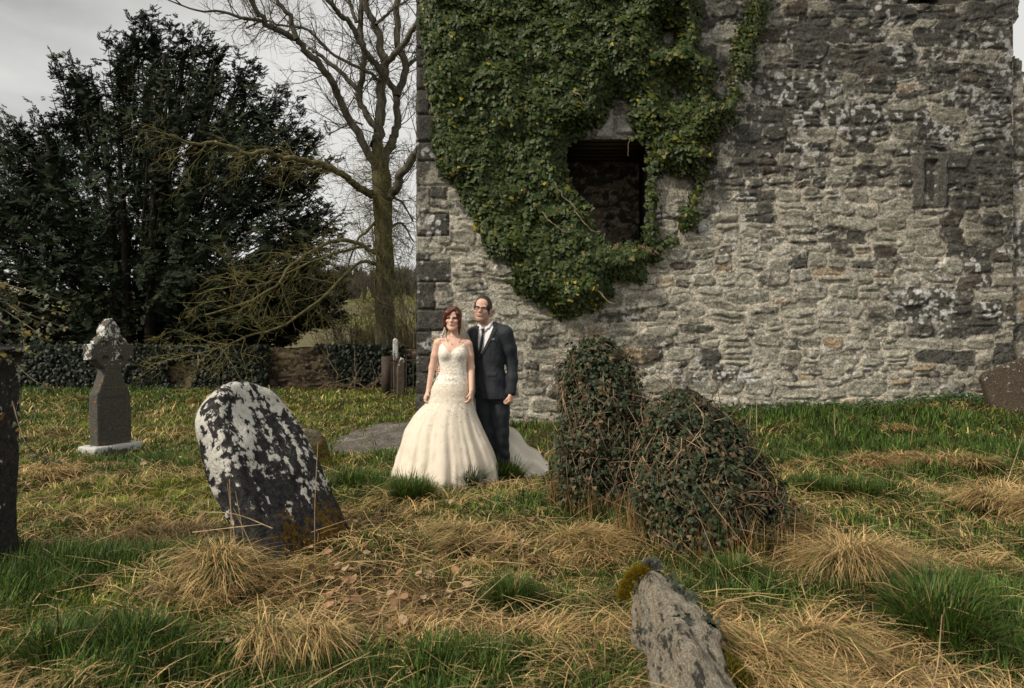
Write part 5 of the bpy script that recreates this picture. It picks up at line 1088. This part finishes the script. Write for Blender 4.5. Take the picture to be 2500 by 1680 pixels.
# veil
nu, nv = 60, 50; T = np.zeros((nu, nv, 3)); vm = hb.w((0, .09, .07))
for a_ in range(nu):
    u = a_/(nu-1)*2-1
    for b_ in range(nv):
        v = b_/(nv-1); wd = .055+.125*ss(0, .36, v)+.02*v; x = -.560+u*wd+.012*v; y = hb.c[1]+.03+.085*v+.03*math.cos(u*1.5)+.10*ss(0, .3, v)*(1-abs(u)*.5)+.012*math.sin(u*17+v*2); z = hb.c[2]+.105-.02*abs(u)-v*1.15
        T[a_, b_] = [x, y, z]
mesh_obj('veil', T.reshape(-1, 3), grid_faces(nu, nv), M['veil'], bride, None, True)
def blade_mesh(name, x, y, z, hgt, wid, yaw, lean, droop, cols, mat, parent=None, r=None, twist=None):
    n = len(x); ts = np.array([0, .3, .62, .85, 1.0]); W = np.array([.85, 1.0, .75, .45, 0])
    dx, dy = np.cos(yaw), np.sin(yaw); fw = yaw+PI/2 if twist is None else twist; sx, sy = np.cos(fw), np.sin(fw); V = []
    for t, w in zip(ts, W):
        hr = lean*(t**1.5)*hgt; up = hgt*(t-droop*t*t*t)*np.sqrt(np.clip(1-np.clip(lean, 0, .97)**2*.8, .05, 1)); c = np.stack([x+dx*hr, y+dy*hr, z+up], -1)
        o_ = np.stack([sx, sy, 0*sx], -1)*(wid*w*.5)[:, None]
        if w > 0: V += [c-o_, c+o_]
        else: V += [c]
    V = np.stack(V, 1); k_ = V.shape[1]; f = np.array([[0, 1, 3, 2], [2, 3, 5, 4], [4, 5, 7, 6]]); g = np.array([[6, 7, 8]]); off = (np.arange(n)*k_)[:, None, None]
    tone = np.array([.55, .55, .8, .8, 1, 1, 1.1, 1.1, 1.15]); tone = np.ones(9)
    C = cols[:, None, :]*tone[None, :, None]
    return mesh_obj(name, V.reshape(-1, 3), [(f[None]+off).reshape(-1, 4), (g[None]+off).reshape(-1, 3)], mat, parent, C.reshape(-1, 3))
STRAW = np.array([.66, .475, .225]); STRAW2 = np.array([.34, .215, .085]); GREEN = np.array([.105, .170, .026]); GREEN2 = np.array([.042, .085, .018]); YEL = np.array([.29, .29, .035])
# ------------------------------------------------------------------ ivy mounds: two overgrown headstones
def mound(name, c, prof, n, seed, label, lean=(0, 0), straw=0):
    """prof: list of (z, half width x, half depth y, dx)"""
    r = np.random.default_rng(seed); pf = np.array(prof); root = thing(name, c, label, 'overgrown gravestone')
    zt = pf[-1, 0]
    slab('hidden_stone', [(-pf[1, 1]*.55, -.1), (pf[1, 1]*.55, -.1), (pf[1, 1]*.5+lean[0]*.5, zt*.62), (lean[0], zt*.88), (-pf[1, 1]*.4+lean[0]*.5, zt*.62)], .15, M['dark_stone'], root, mtx(np.array(c)+[0, -.02, 0], 10), res=.035, bevel=.03, seed=seed)
    def surf(n, inset=0, sprd=1.0):
        z = zt*r.random(n)**.85; a = r.uniform(0, 2*PI, n); hx = np.interp(z, pf[:, 0], pf[:, 1]); hy = np.interp(z, pf[:, 0], pf[:, 2]); dx = np.interp(z, pf[:, 0], pf[:, 3])
        b = 1+.30*(fbm(a*1.6+seed, z*3.2, seed, 3)-.5)*2*sprd-inset; x = np.cos(a)*hx*b+dx; y = np.sin(a)*hy*b
        nr = np.stack([np.cos(a)/np.maximum(hx, .05), np.sin(a)/np.maximum(hy, .05), 1.0+2.5*(z/zt)**3], -1); nr /= np.linalg.norm(nr, axis=1)[:, None]
        return np.stack([x, y, z], -1)+c, nr
    p, nr = surf(n); p = p+nr*(r.uniform(-.06, .045, n)+(r.random(n) < .12)*r.uniform(0, .09, n)+.10*(fbm(p[:, 0]*6+p[:, 1]*5, p[:, 2]*7, seed+9, 3)-.5))[:, None]; nr = nr+r.normal(0, .42, p.shape)+[0, 0, .25]
    c0 = np.array([.030, .042, .018])*r.uniform(.45, 1.7, (n, 1)); hz = (p[:, 2]-c[2])/zt
    dead = r.random(n) < .16+.25*(fbm(p[:, 0]*5, p[:, 2]*5, seed+4) > .62)+.15*(hz < .2); c0[dead] = np.array([.12, .080, .042])*r.uniform(.4, 1.3, (dead.sum(), 1))
    leaves('ivy', p, nr, r.uniform(.014, .036, n), c0, M['ivy'], root, seed=seed)
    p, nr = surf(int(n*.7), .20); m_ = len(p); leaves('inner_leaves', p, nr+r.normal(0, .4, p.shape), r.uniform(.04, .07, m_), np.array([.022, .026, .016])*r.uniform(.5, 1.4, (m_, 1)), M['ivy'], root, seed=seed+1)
    ac = Acc()
    for q in range(110):    # hanging stems and dead twigs
        a = r.uniform(PI*.95, 2.05*PI); z0 = zt*r.uniform(.25, .95); z1 = z0-r.uniform(.12, .5)*zt; ja = r.normal(0, .35); pts = []
        for t in np.linspace(0, 1, 7):
            z = max(z0+(z1-z0)*t, -.03); hx = np.interp(z, pf[:, 0], pf[:, 1]); hy = np.interp(z, pf[:, 0], pf[:, 2]); dx = np.interp(z, pf[:, 0], pf[:, 3]); a2 = a+ja*t+.16*math.sin(t*6+q)
            k_ = 1.05+.09*math.sin(t*5+q*1.7); pts.append([c[0]+math.cos(a2)*hx*k_+dx, c[1]+math.sin(a2)*hy*k_, c[2]+z])
        tube(ac, pts, np.linspace(.0036, .0016, 7)*r.uniform(.5, 1.3), 4, np.array([.26, .185, .115])*r.uniform(.4, 1.4))
    for q in range(170):    # dry bramble twigs sticking out
        p0, n0 = surf(1); d = n0[0]*r.uniform(.3, 1)+r.normal(0, .6, 3); d /= np.linalg.norm(d); L = r.uniform(.08, .30); tube(ac, [p0[0]-d*.03, p0[0]+d*L*.5+[0, 0, .02], p0[0]+d*L+r.normal(0, .03, 3)], [.0032, .0024, .001], 4, np.array([.24, .165, .10])*r.uniform(.4, 1.3))
    ac.build('stems', M['bark'], root)
    a = r.uniform(PI*.9, 2.1*PI, 900); hx, hy = pf[0, 1]*r.uniform(.85, 1.25, 900), pf[0, 2]*r.uniform(.9, 1.3, 900); bx, by = c[0]+np.cos(a)*hx+pf[0, 3], c[1]+np.sin(a)*hy
    blade_mesh('straw_skirt', bx, by, gz(bx, by)-.01, r.uniform(.10, .42, 900), r.uniform(.7, 1.3, 900)*.0045, r.uniform(0, 2*PI, 900), r.uniform(.05, .5, 900), r.uniform(0, .3, 900), np.where(r.random((900, 1)) < .7, STRAW2, GREEN2)*r.uniform(.5, 1.3, (900, 1)), M['grass'], root)
    return root
c1_ = np.array([(1478-1250)/F*5.4, 5.4, float(gz(.72, 5.4))])
mound('ivy_covered_gravestone', c1_, [(0, .37, .30, .02), (.3, .37, .31, .0), (.6, .35, .28, -.02), (.85, .33, .24, -.03), (1.1, .27, .20, -.05), (1.25, .20, .15, -.06), (1.34, .10, .08, -.06), (1.40, .02, .02, -.05)], 9500, 71, 'taller of the two ivy-smothered gravestones, in front of the tower wall')
c2_ = np.array([(1722-1250)/F*4.45, 4.45, float(gz(1.29, 4.45))])
mound('ivy_covered_gravestone', c2_, [(0, .50, .36, .05), (.25, .46, .36, .02), (.5, .39, .31, -.04), (.7, .31, .25, -.09), (.84, .23, .18, -.12), (.93, .13, .10, -.15), (.99, .03, .03, -.16)], 11500, 72, 'lower and nearer ivy-smothered gravestone, right of the taller one')

# ------------------------------------------------------------------ grass
TYPE = {'straw': 0, 'green': 1, 'yellow': 2, 'litter': 3}
blobs = []
def B(px, py, rx, ry, ty, w=1.0): g = GP(px, py); blobs.append((g[0], g[1], rx, ry, TYPE[ty], w))
for a in [(1000, 1500, .55, .5, 'litter', 1.5), (820, 1420, .45, .35, 'litter', 1.3), (1080, 1390, .4, .35, 'litter', 1), (2150, 1500, .18, .3, 'litter', 1.2), (880, 1290, .3, .2, 'litter', .8), (1750, 1620, .25, .25, 'litter', .8), (150, 1640, .2, .2, 'litter', .5),
          (1150, 1330, .45, .25, 'straw', 1.2), (1440, 1340, .33, .28, 'straw', 1.8), (950, 1260, .5, .3, 'straw', .8), (420, 1310, .5, .28, 'straw', 1.2), (2080, 1390, .5, .35, 'straw', 1.4), (2150, 1130, .35, .3, 'straw', 1.1), (2420, 1230, .4, .4, 'straw', 1.2), (2150, 1100, 1.4, .8, 'green', .9), (1250, 1250, .9, .35, 'green', .7), (1800, 1620, .5, .35, 'straw', 1.4), (2000, 1600, .35, .35, 'straw', 1.2), (1100, 1560, .5, .3, 'straw', .8), (560, 1430, .3, .3, 'straw', .8), (120, 1150, .4, .3, 'straw', .8), (120, 1060, .6, .5, 'straw', .7), (450, 1060, .8, .7, 'straw', .7), (620, 1000, .9, .8, 'straw', .5), (1900, 1330, .3, .3, 'straw', .8), (700, 1570, .3, .2, 'straw', .6), (300, 1250, .5, .3, 'straw', .6), (1850, 1260, .3, .3, 'straw', .9),
          (130, 1420, .5, .4, 'green', 2), (230, 1600, .35, .22, 'green', 2), (1260, 1480, .22, .22, 'green', 1.8), (1000, 1190, .35, .22, 'green', 1.6), (1200, 1140, .35, .16, 'green', 2), (1120, 1630, .35, .2, 'green', 1.6), (2380, 1520, .45, .45, 'green', 3), (2040, 1200, .45, .22, 'green', 1.3), (1780, 1440, .25, .22, 'green', 1.3), (880, 1180, .3, .25, 'green', 1.5), (1400, 1210, .35, .22, 'green', 1.5), (1900, 1020, 1.2, .35, 'green', 1.8), (2300, 1030, 1.2, .5, 'green', 1.2), (2300, 1180, .5, .3, 'green', .9), (1310, 1330, .18, .18, 'green', 1.4), (700, 1600, .25, .16, 'green', 1.2), (900, 1660, .4, .2, 'green', 1.1), (230, 960, 2.2, 1.2, 'green', 1.0), (1400, 1080, .4, .3, 'green', 1), (1600, 1650, .3, .2, 'green', 1), (300, 1130, .3, .3, 'green', .8), (1000, 1330, .2, .15, 'green', .7),
          (420, 1220, .9, .6, 'yellow', 2.0), (200, 1220, .9, .5, 'yellow', 1.5), (750, 1000, 1.4, 1.4, 'yellow', 1.5), (350, 1050, 1.6, 1.6, 'yellow', 1.2), (1150, 1250, .6, .25, 'yellow', .8), (1180, 1220, .3, .18, 'yellow', 1.5), (850, 960, 1.5, 2, 'yellow', 1), (1800, 1090, .7, .4, 'yellow', 1), (780, 1130, .6, .4, 'yellow', .8), (1350, 1030, .3, .3, 'yellow', .6), (350, 1500, .5, .3, 'yellow', .7)]: B(*a)
def weights(x, y):
    w = np.zeros((4, len(x))); w[0] = .42*fbm(x*1.6, y*1.6, 201, 3); w[1] = 1.14*fbm(x*1.5, y*1.5, 202, 3); w[2] = .98*fbm(x*1.2, y*1.2, 203, 3); w[3] = .03
    for (bx, by, rx, ry, t, a) in blobs:
        m_ = (np.abs(x-bx) < rx*3) & (np.abs(y-by) < ry*3); w[t][m_] += a*np.exp(-((x[m_]-bx)/rx)**2-((y[m_]-by)/ry)**2)
    w = w**1.45; return w/w.sum(0)
def sample(y0, y1, n, r, halfw=.98):
    y = np.sqrt(r.uniform(y0*y0, y1*y1, n)); x = r.uniform(-halfw, halfw, n)*y; return x, y
def clear(x, y, pad=0.0):
    k_ = ~((x > -1.4) & (y > WY-.06)); k_ &= ~((y > 19.9) | (y < 1.4))
    pd_ = sdpoly(x, y, path_poly)+(fbm(x*3, y*3, 4)-.5)*.5; k_ &= (pd_ > -.08)|((fbm(x*5, y*5, 14, 3) > .62) & (pd_ > -.5))
    k_ &= ((x+.62)/.44)**2+((y-6.72)/.36)**2 > 1
    k_ &= ((x-1.29)/.36)**2+((y-4.45)/.25)**2 > 1; k_ &= ((x-.72)/.27)**2+((y-5.4)/.2)**2 > 1
    return k_
def grass_layer(y0, y1, n, seed, hm, wd, name):
    r = np.random.default_rng(seed); x, y = sample(y0, y1, n, r); k_ = clear(x, y); x, y = x[k_], y[k_]; n = len(x); w = weights(x, y); cs = np.cumsum(w, 0); u = r.random(n); t = (u[None] > cs).sum(0).clip(0, 3)
    clump = fbm(x*2.6, y*2.6, 210, 3); cl3 = fbm(x*7, y*7, 211, 2)
    flow = 2*PI*fbm(x*.8, y*.8, 212, 2)*2; lk = n2(x*15, y*15, 215); lk2 = n2(x*22+5, y*22, 216); yaw = flow+r.normal(0, .55, n)+(lk-.5)*5; yaw[t == 1] = r.uniform(0, 2*PI, (t == 1).sum())
    gpure = np.clip(w[1]-.45, 0, .5)*2
    h = np.select([t == 0, t == 1, t == 2, t == 3], [r.uniform(.10, .26, n), r.uniform(.07, .16, n)*(.7+.9*gpure)*(.5+clump), r.uniform(.04, .10, n), r.uniform(.04, .14, n)])*hm
    lean = np.select([t == 0, t == 1, t == 2, t == 3], [r.uniform(.75, 1.0, n), r.uniform(.1, .75, n), r.uniform(.2, .8, n), r.uniform(.9, 1.0, n)])
    dr = np.select([t == 0, t == 1, t == 2, t == 3], [r.uniform(.35, .85, n), r.uniform(.0, .45, n), r.uniform(0, .3, n), r.uniform(.6, .95, n)])
    wi_ = np.select([t == 0, t == 1, t == 2, t == 3], [.0042, .0052, .0038, .0038], .0040)*wd*r.uniform(.7, 1.3, n)
    v1 = r.uniform(.35, 1.30, (n, 1)); mixc = r.random((n, 1))
    c = np.where((t == 0)[:, None], STRAW*mixc+STRAW2*(1-mixc), np.where((t == 1)[:, None], GREEN*mixc+GREEN2*(1-mixc), np.where((t == 2)[:, None], YEL*mixc+GREEN*1.1*(1-mixc), STRAW2*.8*mixc+np.array([.24, .15, .08])*(1-mixc))))
    c = c*v1*(.5+1.0*cl3[:, None])*(.4+1.2*lk2[:, None])
    z = gz(x, y)-.012+r.uniform(0, .025, n)*((t == 0) | (t == 3))
    return blade_mesh(name, x, y, z, h, wi_, yaw, lean, dr, c, M['grass'], r=r)
for nm, a in (('grass', (1.6, 4.2, 150000, 301, 1.0, .95)), ('grass', (4.2, 8, 185000, 302, .95, 1.45)), ('grass', (8, 13, 108000, 303, 1.0, 2.4)), ('grass', (13, 19.9, 70000, 304, 1.25, 4.2))):
    o = grass_layer(a[0], a[1], a[2], a[3], a[4], a[5], nm); tag(o, 'mixed green and straw-coloured grass covering the graveyard', 'grass', kind='stuff')

# grass tussocks one can point at
def tussock(px, py, rad, hgt, n, kind, lab, seed, flow=None, lie=.0):
    r = np.random.default_rng(seed); g = GP(px, py); a = r.uniform(0, 2*PI, n); q = np.sqrt(r.random(n))*rad*.55
    nc = 4 if kind == 'straw' else 3; cx_ = r.normal(0, rad*.42, nc); cy_ = r.normal(0, rad*.36, nc); ci = r.integers(0, nc, n); x = g[0]+np.cos(a)*q*.6+cx_[ci]; y = g[1]+np.sin(a)*q*.6+cy_[ci]; li = r.integers(0, max(8, n//22), n); la = r.normal(0, .45, n)[li]; lt = r.uniform(.5, 1.35, n)[li]; ll = r.uniform(.6, 1.25, n)[li]; yaw = a+r.normal(0, .22, n)+la
    if flow is None and kind == 'straw': flow = -75; yaw = np.where(r.random(n) < .45, R(flow)+r.normal(0, .6, n)+la*.5, yaw)
    elif flow is not None: yaw = np.where(r.random(n) < .75, R(flow)+r.normal(0, .35, n), yaw)
    h = r.uniform(.45, 1.15, n)*hgt*(1.3-.5*q/rad)*ll; mixc = r.random((n, 1))
    if kind == 'straw': c = STRAW*mixc+STRAW2*(1-mixc); ln = r.uniform(.7, 1.0, n); dr = r.uniform(.5, 1.1, n); h = h*1.25; wd = .0042
    else: c = GREEN*mixc+GREEN2*(1-mixc); ln = r.uniform(.15, .8, n); dr = r.uniform(.05, .5, n); wd = .0052
    if kind == 'straw': gq = (r.random(n) < .12)|(lt < .62); c[gq] = GREEN*r.uniform(.6, 1.1)
    else: gq = r.random(n) < .07; c[gq] = STRAW2
    c = c*r.uniform(.5, 1.25, (n, 1))*lt[:, None]
    z = gz(x, y)+.05*hgt/.2*(1-(q/rad)**2)*(kind == 'straw')
    o = blade_mesh('grass_tussock', x, y, z, h, r.uniform(.7, 1.3, n)*wd*max(1, g[1]/4.5), yaw, ln, dr, c, M['grass'])
    tag(o, lab, 'grass tussock', 'grass tussocks')
for q, a in enumerate([
    (2080, 1400, .34, .26, 2600, 'straw', 'large arched straw tussock right of the ivy mounds', None), (1450, 1350, .30, .19, 2400, 'straw', 'pale flattened straw tussock left of the lower ivy mound', -20),
    (1150, 1330, .26, .17, 1500, 'straw', 'straw tussock in the middle of the foreground below the bride', 200), (2160, 1130, .26, .18, 1300, 'straw', 'small bright straw tussock on the grass to the right below the tower', -60),
    (2480, 1270, .34, .26, 2000, 'straw', 'straw tussock cut by the right edge of the picture', 190), (120, 1165, .24, .17, 1000, 'straw', 'straw tussock beside the ivy-grown stone at the left edge', -40), (272, 1150, .17, .14, 700, 'straw', 'small straw tussock just in front of the Celtic cross', -50),
    (560, 1420, .20, .24, 1500, 'straw', 'dry straw clump at the foot of the leaning headstone', None), (700, 1610, .18, .22, 1100, 'straw', 'straw and green clump at the bottom left of centre', -60), (1840, 1610, .34, .20, 2200, 'straw', 'combed-down straw right of the pale foreground stone', -60),
    (130, 1420, .34, .17, 2200, 'green', 'dark green tussock at the left edge below the ivy-grown stone', None), (230, 1610, .26, .17, 2000, 'green', 'dark green tussock in the bottom left corner', None), (2400, 1540, .40, .22, 4200, 'green', 'big deep green tussock in the bottom right corner', None),
    (1262, 1500, .16, .19, 1300, 'green', 'upright green tuft in the centre foreground left of the pale stone', None), (1010, 1218, .26, .21, 2200, 'green', 'green tuft growing in front of the wedding dress hem', None), (1232, 1180, .26, .24, 2600, 'green', 'green tuft hiding the feet of the man in the suit', None), (1150, 1190, .20, .20, 1500, 'green', 'short green tuft between dress hem and the man', None),
    (880, 1190, .24, .16, 1600, 'green', 'green tuft between the leaning headstone and the dress', None), (2040, 1210, .32, .19, 2200, 'green', 'green tuft behind the large straw tussock on the right', None), (1400, 1200, .24, .16, 1300, 'green', 'green tuft left of the taller ivy mound', None), (1780, 1440, .18, .16, 1000, 'green', 'green tuft in front of the lower ivy mound', None),
    (2190, 1055, .2, .14, 700, 'straw', 'thin brown straw tussock farther back near the tower wall', None), (1100, 1640, .24, .15, 1300, 'green', 'green tuft at the bottom edge near the centre', None), (2320, 1150, .28, .2, 1300, 'straw', 'straw tussock near the leaning slab on the right', None)]):
    tussock(*a[:7], seed=400+q, flow=a[7])
# dry stalks
ac_n = 0; r = np.random.default_rng(88)
stk = [((770, 1372), (776, 1080), 4.0), ((2030, 1660), (2016, 1480), 2.7), ((2230, 1680), (2300, 1500), 2.4), ((1570, 1660), (1562, 1430), 2.7), ((1610, 1650), (1590, 1420), 2.6), ((1700, 1630), (1714, 1470), 2.7), ((2110, 1570), (2130, 1470), 2.8), ((1850, 1090), (1848, 960), 8.8), ((2053, 1130), (2043, 1000), 8.4), ((2047, 1140), (2036, 985), 8.2), ((2210, 1180), (2235, 1010), 7.6), ((2290, 1400), (2290, 1200), 4.4), ((1270, 1480), (1262, 1260), 3.8), ((1290, 1490), (1265, 1280), 3.8), ((1310, 1480), (1330, 1330), 3.9), ((1080, 1520), (1240, 1400), 3.2), ((1390, 1600), (1250, 1510), 3.1), ((1160, 1520), (1290, 1512), 3.0), ((2450, 1200), (2500, 1060), 6), ((860, 1470), (850, 1400), 3.4), ((540, 1450), (480, 1200), 3.8), ((590, 1440), (555, 1180), 3.8), ((600, 1430), (575, 1200), 3.8), ((660, 1420), (570, 1240), 3.7), ((665, 1290), (480, 1250), 3.9), ((470, 1300), (640, 1280), 3.8), ((560, 1400), (560, 1170), 3.85), ((1900, 1400), (1700, 1180), 3.7), ((1800, 1480), (1690, 1220), 3.6), ((1620, 1400), (1570, 1300), 3.6), ((1830, 1060), (1836, 985), 9.2), ((1340, 1130), (1336, 1050), 6.6), ((1350, 1120), (1352, 1040), 6.6), ((190, 1320), (185, 1170), 5.4), ((2280, 1330), (2500, 1345), 4.3), ((2180, 1310), (2490, 1385), 4.2)]
SL = ['tall thin brown stalk standing right in front of the leaning lichen headstone', 'upright dry stalk at the bottom edge, left of the deep green corner tussock', 'stout dry stalk slanting up left of the deep green corner tussock', 'pale stalk rising over the left side of the foreground stone', 'thin grey-brown stalk crossing the middle of the foreground stone', 'pale stalk crossing the right edge of the foreground stone', 'short slanting stalk beside the leaf litter at the lower right', 'upright stalk by the tower foot, right of the lower ivy mound', 'right one of the pair of tall stalks before the tower foot', 'left one of the pair of tall stalks before the tower foot', 'tall slanting stalk on the lawn well right of the stalk pair', 'upright stalk between the large arched straw tussock and the right edge', 'left upright stalk above the centre green tuft', 'middle upright stalk above the centre green tuft', 'right slanting stalk above the centre green tuft', 'long stalk slanting up across the centre foreground', 'bent stalk slanting down right from the centre green tuft', 'nearly level stalk lying across the centre green tuft', 'slanting stalk below the leaning slab at the right edge', 'short upright stalk over the fallen leaves left of centre', 'leftmost upright stalk in the clump before the leaning headstone', 'second upright stalk in the clump before the leaning headstone', 'third upright stalk in the clump before the leaning headstone', 'slanting stalk in the clump before the leaning headstone', 'upper level stalk lying on the clump before the leaning headstone', 'rising level stalk on the clump before the leaning headstone', 'upright stalk in the middle of the clump before the leaning headstone', 'long pale stalk slanting across the lower ivy mound', 'second long stalk slanting across the lower ivy mound', 'short stalk slanting across the left foot of the lower ivy mound', 'short stalk at the tower foot, near the lower ivy mound top', 'left thin stalk in front of the wedding dress train', 'right thin stalk in front of the wedding dress train', 'thin stalk on the lawn just below the Celtic cross', 'level pale stalk lying toward the right edge above the green corner tussock', 'sloping pale stalk under the level one near the right edge']; si = 0
for (b0, t0, Yd) in stk:
    g = P(b0[0], b0[1], Yd); g[2] = min(g[2], float(gz(g[0], g[1])))-.01 if g[2] < .25 else g[2]; t = P(t0[0], t0[1], Yd-.05); mid = (g+t)/2+r.normal(0, .012, 3); ac = Acc()
    pp = smooth_path(np.array([g, mid, t]), 5); tube(ac, pp, np.linspace(.0034, .0014, len(pp))*max(1, Yd/4.5), 5, np.array([.42, .31, .18])*r.uniform(.6, 1.1)); o = ac.build('dry_stalk', M['bark'])
    tag(o, SL[si], 'stalk', 'dry stalks in the grass'); si += 1
# loose lying stems and fallen leaves
r = np.random.default_rng(89); ac = Acc(); x, y = sample(1.9, 7, 5200, r, .76); k_ = clear(x, y); x, y = x[k_], y[k_]; w = weights(x, y); k_ = r.random(len(x)) < .25+w[0]+w[3]; x, y = x[k_], y[k_]
for i in range(len(x)):
    a = r.uniform(0, 2*PI); L = r.uniform(.08, .34); e = r.uniform(-.02, .35); m0 = np.array([x[i], y[i], float(gz(x[i], y[i]))+r.uniform(.02, .09)]); d = np.array([math.cos(a)*L, math.sin(a)*L, e*L])
    tube(ac, [m0, m0+d*.5+[0, 0, L*.10*r.random()], m0+d+r.normal(0, .02, 3)], [.0021, .0019, .0010], 3, (STRAW*r.uniform(.4, 1.1)))
tag(ac.build('dry_stems', M['grass']), 'loose dry stems lying over the grass', 'straw', kind='stuff')
n = 5200; x, y = sample(1.9, 7.5, n*3, r, .76); k_ = clear(x, y); x, y = x[k_], y[k_]; w = weights(x, y); k_ = r.random(len(x)) < w[3]*.9+.03; x, y = x[k_], y[k_]; n = len(x)
c = np.array([.26, .15, .085])*r.uniform(.45, 1.5, (n, 1)); c[r.random(n) < .3] = [.36, .26, .16]
DL = np.array([[0, 0, 0], [.3, .15, .1], [.36, .5, .14], [.2, .85, .05], [0, 1.05, .12], [-.2, .85, .0], [-.34, .5, .16], [-.3, .15, .08], [0, .5, -.06]]); DF = np.array([[8, i, i+1] for i in range(7)]+[[8, 7, 0]])
o = leaves('fallen_leaves', np.stack([x, y, gz(x, y)+r.uniform(.01, .07, n)], -1), np.stack([r.normal(0, .5, n), r.normal(-.1, .5, n), np.ones(n)], -1), r.uniform(.02, .065, n), c, M['dead'], None, down=r.normal(0, 1, (n, 3)), shape=DL, faces=DF, seed=1)
tag(o, 'brown fallen leaves scattered among the straw', 'leaf litter', kind='stuff')
# small leafy weeds along the foot of the tower
r = np.random.default_rng(90); n = 5200; x = r.uniform(.9, 7.3, n); y = WY-.03-np.abs(r.normal(0, .16, n)); n = len(x); z = gz(x, y)+r.uniform(0, .13, n)
tag(leaves('ground_weeds', np.stack([x, y, z], -1), np.stack([r.normal(0, .5, n), r.normal(-.3, .5, n), np.ones(n)], -1), r.uniform(.018, .04, n), np.array([.04, .085, .02])*r.uniform(.6, 1.4, (n, 1)), M['grass'], None, down=r.normal(0, 1, (n, 3)), shape=DL, faces=DF, seed=2), 'low leafy weeds growing along the foot of the tower', 'weeds', kind='stuff')
